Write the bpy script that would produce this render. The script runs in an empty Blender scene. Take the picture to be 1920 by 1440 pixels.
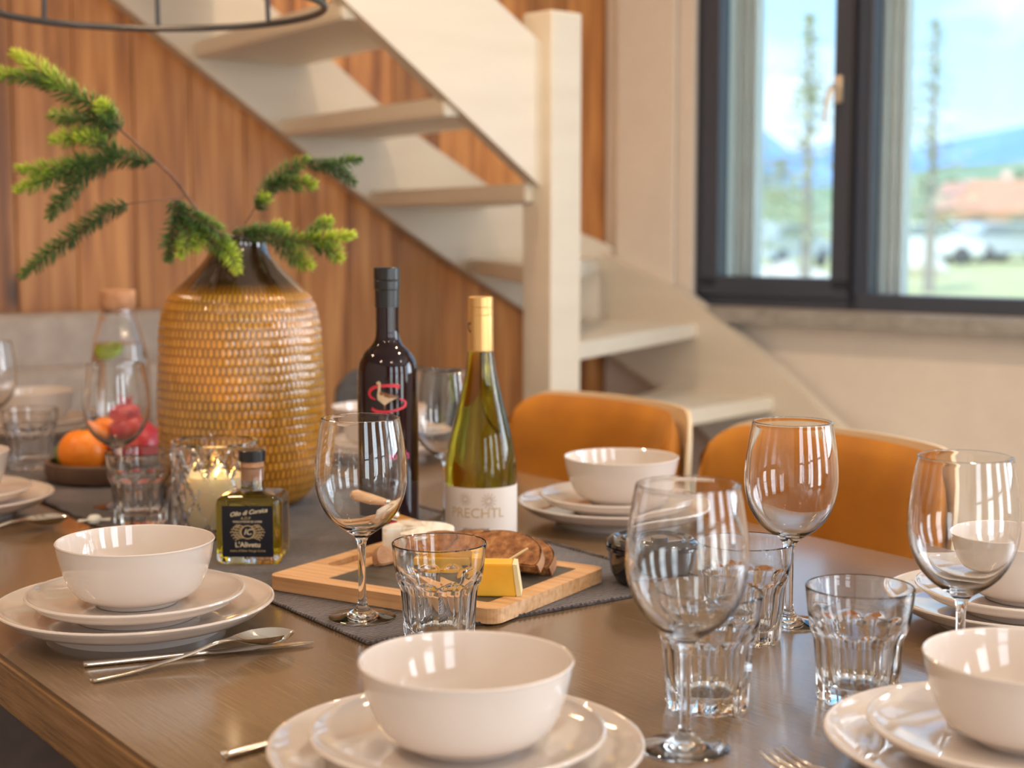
import bpy, bmesh, math, random
from mathutils import Vector, Matrix, noise
random.seed(7)
PI = math.pi
scn = bpy.context.scene
COL = scn.collection

# ------------------------------------------------------------------ camera
FPX = 2900.0
cam_d = bpy.data.cameras.new('camera')
cam = bpy.data.objects.new('camera', cam_d); COL.objects.link(cam)
cam_d.sensor_width = 36.0
cam_d.lens = FPX / 1920.0 * 36.0
cam.location = (0, 0, 1.15)
cam.rotation_euler = (PI/2 - math.atan((720-423)/FPX), 0, 0)
cam_d.clip_start = 0.05; cam_d.clip_end = 3000
cam_d.dof.use_dof = True
cam_d.dof.focus_distance = 1.50
cam_d.dof.aperture_fstop = 4.5
scn.camera = cam

# ------------------------------------------------------------------ colour
vs = scn.view_settings
vs.view_transform = 'Standard'; vs.look = 'None'; vs.gamma = 1.0
vs.use_curve_mapping = False
vs.exposure = 0.42
try:
    scn.cycles.max_bounces = 14; scn.cycles.transmission_bounces = 14
    scn.cycles.glossy_bounces = 6; scn.cycles.diffuse_bounces = 4
    scn.cycles.transparent_max_bounces = 12
    scn.cycles.sample_clamp_indirect = 6.0
    scn.cycles.blur_glossy = 0.6
except Exception:
    pass

# ------------------------------------------------------------------ sky
world = bpy.data.worlds.new('sky'); scn.world = world
world.use_nodes = True
wn = world.node_tree; wn.nodes.clear()
def WN(t, **k):
    n = wn.nodes.new(t)
    for a, b in k.items(): setattr(n, a, b)
    return n
tc = WN('ShaderNodeTexCoord'); mp = WN('ShaderNodeMapping')
mp.inputs['Scale'].default_value = (3.0, 3.0, 7.0)
nz = WN('ShaderNodeTexNoise'); nz.inputs['Scale'].default_value = 1.7; nz.inputs['Detail'].default_value = 6
nz.inputs['Roughness'].default_value = 0.55
cr = WN('ShaderNodeValToRGB'); cr.color_ramp.elements[0].position = .44; cr.color_ramp.elements[1].position = .66
sep = WN('ShaderNodeSeparateXYZ'); gr = WN('ShaderNodeValToRGB')
gr.color_ramp.elements[0].position = .0; gr.color_ramp.elements[0].color = (.50, .76, .92, 1)
gr.color_ramp.elements[1].position = .35; gr.color_ramp.elements[1].color = (.13, .42, .85, 1)
mix = WN('ShaderNodeMix', data_type='RGBA'); mix.inputs['B'].default_value = (.78, .86, .90, 1)
bg = WN('ShaderNodeBackground'); bg.inputs['Strength'].default_value = 1.5
wo = WN('ShaderNodeOutputWorld'); L = wn.links.new
L(tc.outputs['Generated'], mp.inputs['Vector']); L(mp.outputs['Vector'], nz.inputs['Vector'])
L(nz.outputs['Fac'], cr.inputs['Fac']); L(tc.outputs['Generated'], sep.inputs[0])
L(sep.outputs['Z'], gr.inputs['Fac']); L(gr.outputs['Color'], mix.inputs['A'])
L(cr.outputs['Color'], mix.inputs['Factor']); L(mix.outputs['Result'], bg.inputs['Color'])
L(bg.outputs[0], wo.inputs[0])

# ------------------------------------------------------------------ sun + window daylight + room lights
def light(name, typ, loc, energy, color=(1, 1, 1), aim=None, **k):
    d = bpy.data.lights.new(name, typ); d.energy = energy; d.color = color
    for a, b in k.items(): setattr(d, a, b)
    o = bpy.data.objects.new(name, d); COL.objects.link(o); o.location = loc
    if aim is not None:
        o.rotation_euler = (Vector(aim) - Vector(loc)).to_track_quat('-Z', 'Y').to_euler()
    return o
light('sun', 'SUN', (0, 0, 30), 2.6, (1, .95, .86), aim=(12, 26, 0), angle=.01)

C0 = Vector((.277, 4.59, 0)); WW = Vector((-.816, -.578, 0)); UU = Vector((-.578, .816, 0)); VV = Vector((.816, .578, 0))
WD = Vector((.772, -.636, 0)); WIN = Vector((-.636, -.772, 0))      # window wall direction, its inward normal
def on_win(t, z, off=0): p = C0 + WD*t + WIN*off; return Vector((p.x, p.y, z))
def tab(u, v, z=.75): p = UU*u + VV*v; return Vector((p.x, p.y, z))

p = on_win(3.75, 1.55, -.10)
light('window_daylight', 'AREA', p, 70, (.80, .90, 1.0), aim=p + WIN, shape='RECTANGLE', size=1.7, size_y=1.25)
p = on_win(5.6, 1.4, -.10)
light('window_daylight', 'AREA', p, 40, (.82, .91, 1.0), aim=p + WIN, shape='RECTANGLE', size=1.3, size_y=1.6)

# ------------------------------------------------------------------ materials
def nodes_of(name):
    m = bpy.data.materials.new(name); m.use_nodes = True
    nt = m.node_tree; b = nt.nodes['Principled BSDF']
    return m, nt, b
def pbr(name, col, rough=.5, **k):
    m, nt, b = nodes_of(name)
    b.inputs['Base Color'].default_value = (*col, 1); b.inputs['Roughness'].default_value = rough
    for a, v in k.items():
        b.inputs[a.replace('_', ' ')].default_value = v
    return m
def N(nt, t, **k):
    n = nt.nodes.new(t)
    for a, b in k.items(): setattr(n, a, b)
    return n
def ramp(nt, stops):
    r = N(nt, 'ShaderNodeValToRGB'); e = r.color_ramp.elements
    while len(e) < len(stops): e.new(.5)
    for i, (p_, c) in enumerate(stops):
        e[i].position = p_; e[i].color = (*c, 1)
    return r
def noisy(name, stops, scale=(1, 1, 1), nscale=8, detail=4, rough=.5, bump=0, bdist=.002, rr=None, **k):
    m, nt, b = nodes_of(name); L = nt.links.new
    t = N(nt, 'ShaderNodeTexCoord'); mp = N(nt, 'ShaderNodeMapping'); mp.inputs['Scale'].default_value = scale
    n = N(nt, 'ShaderNodeTexNoise'); n.inputs['Scale'].default_value = nscale; n.inputs['Detail'].default_value = detail
    r = ramp(nt, stops)
    L(t.outputs['Object'], mp.inputs[0]); L(mp.outputs[0], n.inputs['Vector']); L(n.outputs['Fac'], r.inputs['Fac'])
    L(r.outputs['Color'], b.inputs['Base Color']); b.inputs['Roughness'].default_value = rough
    if bump:
        bp = N(nt, 'ShaderNodeBump'); bp.inputs['Strength'].default_value = bump; bp.inputs['Distance'].default_value = bdist
        L(n.outputs['Fac'], bp.inputs['Height']); L(bp.outputs[0], b.inputs['Normal'])
    if rr:
        q = ramp(nt, [(.3, (rr[0],)*3), (.7, (rr[1],)*3)]); L(n.outputs['Fac'], q.inputs['Fac']); L(q.outputs['Color'], b.inputs['Roughness'])
    for a, v in k.items(): b.inputs[a.replace('_', ' ')].default_value = v
    return m

def plank_mat(name, base, dark, light_, w=.145):
    """vertical boards along local x, grain along z, knots"""
    m, nt, b = nodes_of(name); L = nt.links.new
    t = N(nt, 'ShaderNodeTexCoord'); sp = N(nt, 'ShaderNodeSeparateXYZ'); L(t.outputs['Object'], sp.inputs[0])
    dv = N(nt, 'ShaderNodeMath', operation='DIVIDE'); dv.inputs[1].default_value = w; L(sp.outputs['X'], dv.inputs[0])
    fl = N(nt, 'ShaderNodeMath', operation='FLOOR'); L(dv.outputs[0], fl.inputs[0])
    wn_ = N(nt, 'ShaderNodeTexWhiteNoise', noise_dimensions='1D'); L(fl.outputs[0], wn_.inputs['W'])
    off = N(nt, 'ShaderNodeVectorMath', operation='ADD'); sc = N(nt, 'ShaderNodeVectorMath', operation='SCALE'); sc.inputs['Scale'].default_value = 9
    L(wn_.outputs['Color'], sc.inputs[0]); L(t.outputs['Object'], off.inputs[0]); L(sc.outputs[0], off.inputs[1])
    mp = N(nt, 'ShaderNodeMapping'); mp.inputs['Scale'].default_value = (16, 16, .9); L(off.outputs[0], mp.inputs[0])
    n = N(nt, 'ShaderNodeTexNoise'); n.inputs['Scale'].default_value = 2.2; n.inputs['Detail'].default_value = 5; n.inputs['Distortion'].default_value = .6
    L(mp.outputs[0], n.inputs['Vector'])
    r = ramp(nt, [(.30, dark), (.5, base), (.72, light_)]); L(n.outputs['Fac'], r.inputs['Fac'])
    # board to board variation
    hv = N(nt, 'ShaderNodeHueSaturation'); mr = N(nt, 'ShaderNodeMapRange'); mr.inputs['To Min'].default_value = .72; mr.inputs['To Max'].default_value = 1.22
    L(wn_.outputs['Value'], mr.inputs['Value']); L(mr.outputs[0], hv.inputs['Value']); L(r.outputs['Color'], hv.inputs['Color'])
    # knots
    mk = N(nt, 'ShaderNodeMapping'); mk.inputs['Scale'].default_value = (5.0, 5.0, 2.4); L(off.outputs[0], mk.inputs[0])
    vo = N(nt, 'ShaderNodeTexVoronoi'); vo.inputs['Scale'].default_value = 1.0; L(mk.outputs[0], vo.inputs['Vector'])
    kr = ramp(nt, [(.06, (1, 1, 1)), (.15, (0, 0, 0))]); L(vo.outputs['Distance'], kr.inputs['Fac'])
    mx = N(nt, 'ShaderNodeMix', data_type='RGBA'); mx.inputs['B'].default_value = (.09, .04, .02, 1)
    L(kr.outputs['Color'], mx.inputs['Factor']); L(hv.outputs['Color'], mx.inputs['A'])
    L(mx.outputs['Result'], b.inputs['Base Color']); b.inputs['Roughness'].default_value = .45
    return m

M = {}
M['pine'] = plank_mat('aged pine boards', (.50, .205, .058), (.25, .09, .026), (.68, .33, .11))
M['cream_paint'] = noisy('cream painted wood', [(.3, (.67, .59, .47)), (.7, (.72, .64, .52))], (1, 1, 6), 3, rough=.42)
M['tread_paint'] = noisy('whitewashed tread wood', [(.3, (.76, .70, .58)), (.7, (.84, .78, .66))], (1, 1, 1), 4, rough=.38)
M['wall'] = noisy('plaster wall', [(.3, (.74, .65, .55)), (.7, (.78, .69, .59))], (1, 1, 1), 14, rough=.8, bump=.1)
M['ceil'] = pbr('ceiling white', (.8, .76, .7), .8)
M['floor'] = noisy('dark floor boards', [(.3, (.045, .022, .014)), (.7, (.10, .05, .03))], (1.2, 14, 1), 3, rough=.4)
M['frame'] = pbr('anthracite window frame', (.055, .064, .088), .38)
M['gasket'] = pbr('black rubber gasket', (.012, .012, .02), .5)
M['rail'] = pbr('pale grey shutter rail', (.86, .88, .82), .4)
M['stone'] = noisy('grey stone sill', [(.3, (.27, .25, .22)), (.7, (.40, .37, .33))], (1, 1, 1), 30, rough=.35)
M['brass'] = pbr('satin champagne metal', (.80, .68, .52), .3, Metallic=.7)
M['steel'] = pbr('polished steel', (.80, .75, .68), .12, Metallic=1.0)
M['black_metal'] = pbr('black lacquered metal', (.03, .03, .035), .35, Metallic=.3)
def glass(name, col=(1, 1, 1), rough=0.0, ior=1.48):
    m, nt, b = nodes_of(name)
    b.inputs['Base Color'].default_value = (*col, 1); b.inputs['Roughness'].default_value = rough
    b.inputs['Transmission Weight'].default_value = 1.0; b.inputs['IOR'].default_value = ior
    return m
M['glass'] = glass('clear glass', (.985, .99, .99))
M['pane'] = glass('window glass', (.97, .99, .99), 0, 1.3)
M['water'] = glass('water', (.97, .99, .99), 0, 1.33)
M['ceramic'] = pbr('white glazed ceramic', (.70, .62, .56), .05, Coat_Weight=.3, Coat_Roughness=.03)
M['velvet'] = noisy('mustard velvet', [(.3, (.36, .12, .004)), (.7, (.50, .185, .006))], (1, 1, 1), 9, 5, rough=.75, bump=.15, Sheen_Weight=.5, Sheen_Roughness=.4)
M['velvet'].node_tree.nodes['Principled BSDF'].inputs['Sheen Tint'].default_value = (1, .6, .2, 1)
M['ply'] = pbr('pale chair shell', (.70, .55, .35), .45)
M['greychair'] = noisy('slate grey upholstery', [(.3, (.10, .11, .13)), (.7, (.15, .16, .18))], (1, 1, 1), 60, rough=.8)
M['bench'] = noisy('taupe bench fabric', [(.3, (.36, .31, .27)), (.7, (.46, .40, .36))], (1, 1, 1), 25, rough=.85, bump=.2)
M['wood_light'] = noisy('oiled beech wood', [(.25, (.52, .26, .11)), (.5, (.70, .40, .19)), (.75, (.78, .50, .27))], (2, 60, 60), 2.5, rough=.42)
M['slate'] = noisy('dark slate inlay', [(.3, (.055, .050, .042)), (.7, (.10, .09, .075))], (6, 50, 6), 4, rough=.38, bump=.2)
M['cork'] = noisy('cork', [(.3, (.42, .20, .10)), (.7, (.60, .33, .18))], (1, 1, 1), 60, rough=.75)
M['tray'] = noisy('dark brown wood', [(.3, (.10, .055, .035)), (.7, (.17, .10, .065))], (3, 30, 3), 4, rough=.5)
M['orange'] = noisy('orange peel', [(.3, (.92, .22, .01)), (.7, (.96, .30, .02))], (1, 1, 1), 160, rough=.38, bump=.25)
M['lime'] = noisy('green lime peel', [(.3, (.10, .17, .02)), (.7, (.20, .30, .04))], (1, 1, 1), 60, rough=.4)
M['limeslice'] = pbr('lime flesh', (.52, .72, .04), .3)
M['pome'] = noisy('pomegranate skin', [(.35, (.34, .010, .028)), (.62, (.52, .030, .045)), (.8, (.72, .22, .10))], (1, 1, 1), 9, rough=.33)
M['bread'] = noisy('brown crusty bread', [(.3, (.16, .055, .015)), (.55, (.36, .15, .05)), (.75, (.55, .30, .12))], (1, 1, 1), 120, 6, rough=.8, bump=.7, bdist=.003)
M['crust'] = noisy('floury crust', [(.3, (.32, .14, .06)), (.7, (.58, .36, .22))], (1, 1, 1), 50, rough=.85, bump=.4)
M['gouda'] = noisy('orange yellow cheese', [(.3, (.88, .45, .03)), (.7, (.93, .53, .06))], (1, 1, 1), 40, rough=.45, Subsurface_Weight=.15)
M['rind'] = pbr('pale cheese rind', (.85, .72, .42), .5)
M['camem'] = noisy('white mould cheese rind', [(.35, (.66, .52, .36)), (.5, (.86, .80, .70)), (.7, (.92, .88, .80))], (14, 1.5, 3), 6, rough=.8, bump=.4)
M['wax'] = pbr('cream candle wax', (.90, .78, .52), .45, Subsurface_Weight=.6, Subsurface_Radius=(.05, .03, .012), Subsurface_Scale=.6)
M['wick'] = pbr('burnt wick', (.02, .02, .02), .8)
def emit(name, col, s):
    m, nt, b = nodes_of(name); b.inputs['Emission Color'].default_value = (*col, 1); b.inputs['Emission Strength'].default_value = s
    b.inputs['Base Color'].default_value = (*col, 1); return m
M['flame'] = emit('candle flame', (1.0, .50, .10), 14)
M['bulb'] = emit('warm bulb', (1.0, .66, .34), 25)
M['cap_black'] = pbr('black screw cap', (.012, .012, .013), .28)
M['redglass'] = pbr('almost black red wine bottle', (.012, .002, .004), .05, Specular_IOR_Level=.5)
M['greenglass'] = glass('olive bottle glass', (.46, .46, .045), 0, 1.40)
M['gold'] = pbr('matte gold capsule', (.72, .43, .16), .32, Metallic=.65)
M['label_w'] = pbr('off white paper label', (.80, .72, .66), .55)
M['label_k'] = pbr('black paper label', (.008, .010, .018), .4)
M['ink_gold'] = pbr('gold print', (.62, .46, .24), .45)
M['ink_pale'] = pbr('cream print', (.70, .60, .42), .5)
M['ink_dim'] = pbr('tan embossed print', (.56, .44, .33), .5)
M['ink_grey'] = pbr('grey print', (.30, .27, .27), .5)
M['ink_red'] = pbr('red print', (.62, .03, .05), .45)
M['ink_pink'] = pbr('pink print', (.60, .05, .16), .45)
M['bird_pale'] = pbr('beige bird print', (.62, .45, .28), .5)
M['bird_brown'] = pbr('brown bird print', (.22, .09, .03), .5)
M['oil'] = glass('olive oil', (.86, .68, .03), 0, 1.02)
M['pot'] = pbr('black glazed stoneware', (.012, .014, .020), .12, Coat_Weight=.5)
M['needle'] = None
M['twig'] = noisy('brown twig bark', [(.3, (.14, .06, .035)), (.7, (.28, .14, .09))], (1, 1, 1), 40, rough=.7)
# table top: dark brown veneer, fine grain along the table, satin lacquer
def table_mat(name, stops, sc, bump):
    m, nt, b = nodes_of(name); L = nt.links.new
    t = N(nt, 'ShaderNodeTexCoord'); mp = N(nt, 'ShaderNodeMapping'); mp.inputs['Scale'].default_value = sc
    n = N(nt, 'ShaderNodeTexNoise'); n.inputs['Scale'].default_value = 4; n.inputs['Detail'].default_value = 8; n.inputs['Roughness'].default_value = .65
    n2 = N(nt, 'ShaderNodeTexNoise'); n2.inputs['Scale'].default_value = 3.5; n2.inputs['Detail'].default_value = 3
    r = ramp(nt, stops); L(t.outputs['Object'], mp.inputs[0]); L(mp.outputs[0], n.inputs['Vector']); L(t.outputs['Object'], n2.inputs['Vector'])
    a = N(nt, 'ShaderNodeMix', data_type='FLOAT'); a.inputs['Factor'].default_value = .22
    L(n.outputs['Fac'], a.inputs['A']); L(n2.outputs['Fac'], a.inputs['B']); L(a.outputs['Result'], r.inputs['Fac'])
    L(r.outputs['Color'], b.inputs['Base Color'])
    q = ramp(nt, [(.35, (.17,)*3), (.65, (.27,)*3)]); L(n.outputs['Fac'], q.inputs['Fac']); L(q.outputs['Color'], b.inputs['Roughness'])
    bp = N(nt, 'ShaderNodeBump'); bp.inputs['Strength'].default_value = bump; bp.inputs['Distance'].default_value = .0008
    b.inputs['Coat Weight'].default_value = .6; b.inputs['Coat Roughness'].default_value = .12
    L(n.outputs['Fac'], bp.inputs['Height']); L(bp.outputs[0], b.inputs['Normal'])
    return m
M['table'] = table_mat('dark brown wood veneer', [(.30, (.11, .064, .030)), (.5, (.18, .110, .056)), (.70, (.27, .175, .095))], (3.5, 170, 20), .25)
M['tedge'] = table_mat('brown wood edge band', [(.34, (.16, .085, .035)), (.5, (.26, .15, .065)), (.66, (.36, .22, .11))], (2.2, 30, 60), .2)
# runner: ribbed weave
def runner_mat():
    m, nt, b = nodes_of('ribbed grey brown cotton'); L = nt.links.new
    t = N(nt, 'ShaderNodeTexCoord'); mp = N(nt, 'ShaderNodeMapping'); mp.inputs['Scale'].default_value = (1, 1, 1)
    w = N(nt, 'ShaderNodeTexWave', wave_type='BANDS', bands_direction='X'); w.inputs['Scale'].default_value = 55; w.inputs['Distortion'].default_value = 3.0
    w.inputs['Detail'].default_value = 2; w.inputs['Detail Scale'].default_value = 3
    n = N(nt, 'ShaderNodeTexNoise'); n.inputs['Scale'].default_value = 9; n.inputs['Detail'].default_value = 5
    L(t.outputs['Object'], mp.inputs[0]); L(mp.outputs[0], w.inputs['Vector']); L(t.outputs['Object'], n.inputs['Vector'])
    r = ramp(nt, [(.1, (.035, .028, .028)), (.9, (.15, .118, .11))]); L(w.outputs['Fac'], r.inputs['Fac'])
    r2 = ramp(nt, [(.35, (.6, .6, .6)), (.7, (1.4, 1.35, 1.4))]); L(n.outputs['Fac'], r2.inputs['Fac'])
    mm = N(nt, 'ShaderNodeMix', data_type='RGBA', blend_type='MULTIPLY'); mm.inputs['Factor'].default_value = 1
    L(r.outputs['Color'], mm.inputs['A']); L(r2.outputs['Color'], mm.inputs['B']); L(mm.outputs['Result'], b.inputs['Base Color'])
    bp = N(nt, 'ShaderNodeBump'); bp.inputs['Strength'].default_value = .8; bp.inputs['Distance'].default_value = .0015
    L(w.outputs['Fac'], bp.inputs['Height']); L(bp.outputs[0], b.inputs['Normal']); b.inputs['Roughness'].default_value = .78
    b.inputs['Sheen Weight'].default_value = .2
    return m
M['runner'] = runner_mat()
# vase glaze: amber on the cell tops, darker where the glaze pooled (vertex attribute "glaze")
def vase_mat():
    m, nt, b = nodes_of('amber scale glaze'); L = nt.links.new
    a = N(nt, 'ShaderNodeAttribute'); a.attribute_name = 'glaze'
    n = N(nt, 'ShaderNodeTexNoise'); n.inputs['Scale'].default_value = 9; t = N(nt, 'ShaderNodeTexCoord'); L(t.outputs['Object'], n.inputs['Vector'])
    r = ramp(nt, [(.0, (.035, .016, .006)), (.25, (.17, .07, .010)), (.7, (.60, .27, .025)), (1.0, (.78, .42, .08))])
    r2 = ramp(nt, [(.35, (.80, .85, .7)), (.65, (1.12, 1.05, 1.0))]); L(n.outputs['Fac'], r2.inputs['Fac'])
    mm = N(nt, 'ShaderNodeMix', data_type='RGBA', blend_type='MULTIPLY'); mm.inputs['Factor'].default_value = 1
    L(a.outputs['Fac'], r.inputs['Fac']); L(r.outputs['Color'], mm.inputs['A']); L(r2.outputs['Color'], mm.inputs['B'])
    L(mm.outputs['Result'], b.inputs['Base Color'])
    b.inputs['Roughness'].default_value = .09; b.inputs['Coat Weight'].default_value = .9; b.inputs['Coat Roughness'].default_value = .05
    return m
M['vase'] = vase_mat()
def needle_mat():
    m, nt, b = nodes_of('spruce needles'); L = nt.links.new
    a = N(nt, 'ShaderNodeAttribute'); a.attribute_name = 'tone'
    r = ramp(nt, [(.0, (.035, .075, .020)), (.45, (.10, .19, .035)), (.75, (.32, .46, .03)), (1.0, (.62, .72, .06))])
    L(a.outputs['Fac'], r.inputs['Fac']); L(r.outputs['Color'], b.inputs['Base Color']); b.inputs['Roughness'].default_value = .45
    b.inputs['Subsurface Weight'].default_value = 0.0
    return m
M['needle'] = needle_mat()
# outdoors
M['lawn'] = noisy('sunlit lawn', [(.3, (.50, .50, .20)), (.7, (.72, .66, .36))], (1, 1, 1), .35, rough=.9)
M['mount'] = noisy('haze tinted forested mountain', [(.3, (.16, .32, .62)), (.55, (.24, .42, .70)), (.75, (.45, .56, .72))], (1, 1, 1), .012, 8, rough=1)  # distance haze is painted into the base colour as pale blue
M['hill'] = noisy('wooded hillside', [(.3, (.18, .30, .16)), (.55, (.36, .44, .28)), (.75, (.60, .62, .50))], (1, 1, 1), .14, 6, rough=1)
M['leaf'] = noisy('green foliage', [(.3, (.34, .40, .24)), (.7, (.58, .60, .42))], (1, 1, 1), 2, rough=.7)
M['bark'] = pbr('grey bark', (.36, .33, .30), .9)
M['car_w'] = pbr('white car paint', (.85, .88, .90), .2)
M['car_s'] = pbr('silver car paint', (.55, .62, .68), .25)
M['carglass'] = pbr('dark car glass', (.25, .30, .34), .1)
M['tyre'] = pbr('dark grey tyre', (.12, .12, .13), .8)
M['redroof'] = pbr('red roof and facade', (.80, .42, .32), .8)
M['housewall'] = pbr('pale pink house wall', (.86, .62, .50), .8)
M['rock'] = noisy('pale boulder', [(.3, (.62, .58, .50)), (.7, (.86, .82, .72))], (1, 1, 1), 3, rough=.9)

# ------------------------------------------------------------------ mesh helpers
def smooth(me, ang=None):
    for f in me.polygons: f.use_smooth = True
    if ang is not None:
        bm = bmesh.new(); bm.from_mesh(me)
        for e in bm.edges:
            if len(e.link_faces) == 2 and e.calc_face_angle(0) > ang: e.smooth = False
        bm.to_mesh(me); bm.free()
def obj(name, bm, mat, parent=None, sm=True, ang=.6, loc=None, rotz=None):
    me = bpy.data.meshes.new(name); bmesh.ops.recalc_face_normals(bm, faces=bm.faces); bm.to_mesh(me); bm.free()
    mats = mat if isinstance(mat, (list, tuple)) else [mat]
    for m_ in mats: me.materials.append(m_)
    if sm: smooth(me, ang)
    o = bpy.data.objects.new(name, me); COL.objects.link(o)
    if parent: o.parent = parent
    if loc is not None: o.location = loc
    if rotz is not None: o.rotation_euler = (0, 0, rotz)
    return o
def tag(o, label, cat, group=None, kind=None):
    o['label'] = label; o['category'] = cat
    if group: o['group'] = group
    if kind: o['kind'] = kind
    return o
def thing(name, label, cat, loc=(0, 0, 0), rotz=0, group=None):
    o = bpy.data.objects.new(name, None); COL.objects.link(o); o.location = loc; o.rotation_euler = (0, 0, rotz)
    o.empty_display_size = .05
    return tag(o, label, cat, group)
def struct(o): o['kind'] = 'structure'; return o
def kids(o): return [c for c in bpy.data.objects if c.parent == o]
def dup(root, loc, rotz, label, group=None):
    r = root.copy(); COL.objects.link(r); r.location = loc; r.rotation_euler = (0, 0, rotz); r['label'] = label
    if group: r['group'] = group
    for ch in kids(root):
        c = ch.copy(); COL.objects.link(c); c.parent = r
        for g in kids(ch):
            d = g.copy(); COL.objects.link(d); d.parent = c
    return r
def add_box(bm, c, s, rot=None, bev=0, mi=0):
    r = bmesh.ops.create_cube(bm, size=1)
    vsx = r['verts']
    for v in vsx: v.co = Vector((v.co.x*s[0], v.co.y*s[1], v.co.z*s[2]))
    if bev:
        es = list({e for v in vsx for e in v.link_edges})
        rr = bmesh.ops.bevel(bm, geom=es, offset=bev, segments=2, affect='EDGES', profile=.6)
        vsx = list({v for f in rr['faces'] for v in f.verts} | {v for v in vsx if v.is_valid})
    vsx = list({v for v in vsx})
    for v in vsx:
        p_ = v.co.copy()
        if rot is not None: p_ = rot @ p_
        v.co = p_ + Vector(c)
    for f in {f for v in vsx for f in v.link_faces}: f.material_index = mi
    return vsx
def box(c, s, rot=None, bev=0):
    bm = bmesh.new(); add_box(bm, c, s, rot, bev); return bm
def add_lathe(bm, prof, seg=64, c=(0, 0, 0), mi=0, rf=None):
    rings = []
    for (r, z) in prof:
        if r <= 1e-6:
            rings.append([bm.verts.new((c[0], c[1], c[2]+z))])
        else:
            rr = []
            for i in range(seg):
                a = 2*PI*i/seg; q = rf(r, z, a) if rf else r
                rr.append(bm.verts.new((c[0]+q*math.cos(a), c[1]+q*math.sin(a), c[2]+z)))
            rings.append(rr)
    for A, B in zip(rings, rings[1:]):
        if len(A) == 1 and len(B) == 1: continue
        for i in range(seg):
            j = (i+1) % seg
            if len(A) == 1: f = bm.faces.new((A[0], B[i], B[j]))
            elif len(B) == 1: f = bm.faces.new((A[i], A[j], B[0]))
            else: f = bm.faces.new((A[i], A[j], B[j], B[i]))
            f.material_index = mi
    return rings
def lathe(prof, seg=64, c=(0, 0, 0), rf=None):
    bm = bmesh.new(); add_lathe(bm, prof, seg, c, 0, rf); return bm
def add_tube(bm, pts, rad, seg=8, cap=True):
    pts = [Vector(q) for q in pts]
    rads = rad if isinstance(rad, (list, tuple)) else [rad]*len(pts)
    prev = None; up = Vector((0, 0, 1))
    for i, q in enumerate(pts):
        d = (pts[min(i+1, len(pts)-1)] - pts[max(i-1, 0)]).normalized()
        if i == 0:
            x = d.cross(up)
            if x.length < .1: x = d.cross(Vector((1, 0, 0)))
            x.normalize()
        else:
            x = (x - d*x.dot(d)).normalized()
        y = d.cross(x)
        ring = [bm.verts.new(q + (x*math.cos(2*PI*k/seg) + y*math.sin(2*PI*k/seg))*rads[i]) for k in range(seg)]
        if prev:
            for k in range(seg): bm.faces.new((prev[k], prev[(k+1) % seg], ring[(k+1) % seg], ring[k]))
        elif cap: bm.faces.new(ring)
        prev = ring
    if cap: bm.faces.new(prev)
def tube(pts, rad, seg=8):
    bm = bmesh.new(); add_tube(bm, pts, rad, seg); return bm
def add_prism(bm, poly, z0, z1, f3=None):
    """poly in 2D extruded between z0 and z1; f3 maps (x,y,z) to 3D"""
    f3 = f3 or (lambda x, y, z: Vector((x, y, z)))
    a = [bm.verts.new(f3(x, y, z0)) for x, y in poly]; b = [bm.verts.new(f3(x, y, z1)) for x, y in poly]
    n = len(poly)
    bm.faces.new(a[::-1]); bm.faces.new(b)
    for i in range(n): bm.faces.new((a[i], a[(i+1) % n], b[(i+1) % n], b[i]))
def prism(poly, z0, z1, f3=None, bev=0):
    bm = bmesh.new(); add_prism(bm, poly, z0, z1, f3)
    if bev: bmesh.ops.bevel(bm, geom=list(bm.edges), offset=bev, segments=2, affect='EDGES')
    return bm
def interp(tbl, x):
    for (a, b), (c, d) in zip(tbl, tbl[1:]):
        if x <= c: return b + (d-b)*max(0, (x-a))/(c-a)
    return tbl[-1][1]
def spline(pts, n=6):
    """Catmull-Rom through 2D/3D points"""
    P = [Vector(q) for q in pts]; out = []
    for i in range(len(P)-1):
        a = P[max(i-1, 0)]; b = P[i]; c = P[i+1]; d = P[min(i+2, len(P)-1)]
        for k in range(n):
            t = k/n
            out.append(.5*((2*b) + (c-a)*t + (2*a-5*b+4*c-d)*t*t + (-a+3*b-3*c+d)*t*t*t))
    out.append(P[-1]); return out
def sprof(pts, n=5): return [(max(q[0], 0), q[1]) for q in spline([(a, b) for a, b in pts], n)]
def text_bm(s, size, shear=0, bold=0):
    cu = bpy.data.curves.new('lettering', 'FONT'); cu.body = s; cu.size = size; cu.align_x = 'CENTER'; cu.align_y = 'CENTER'; cu.shear = shear; cu.offset = bold
    cu.resolution_u = 3
    o = bpy.data.objects.new('lettering', cu); COL.objects.link(o)
    dg = bpy.context.evaluated_depsgraph_get(); dg.update()
    me = bpy.data.meshes.new_from_object(o.evaluated_get(dg))
    bm = bmesh.new(); bm.from_mesh(me); bpy.data.objects.remove(o); bpy.data.curves.remove(cu); bpy.data.meshes.remove(me)
    return bm
def map_bm(bm, f):
    for v in bm.verts: v.co = f(v.co)
    return bm

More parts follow.
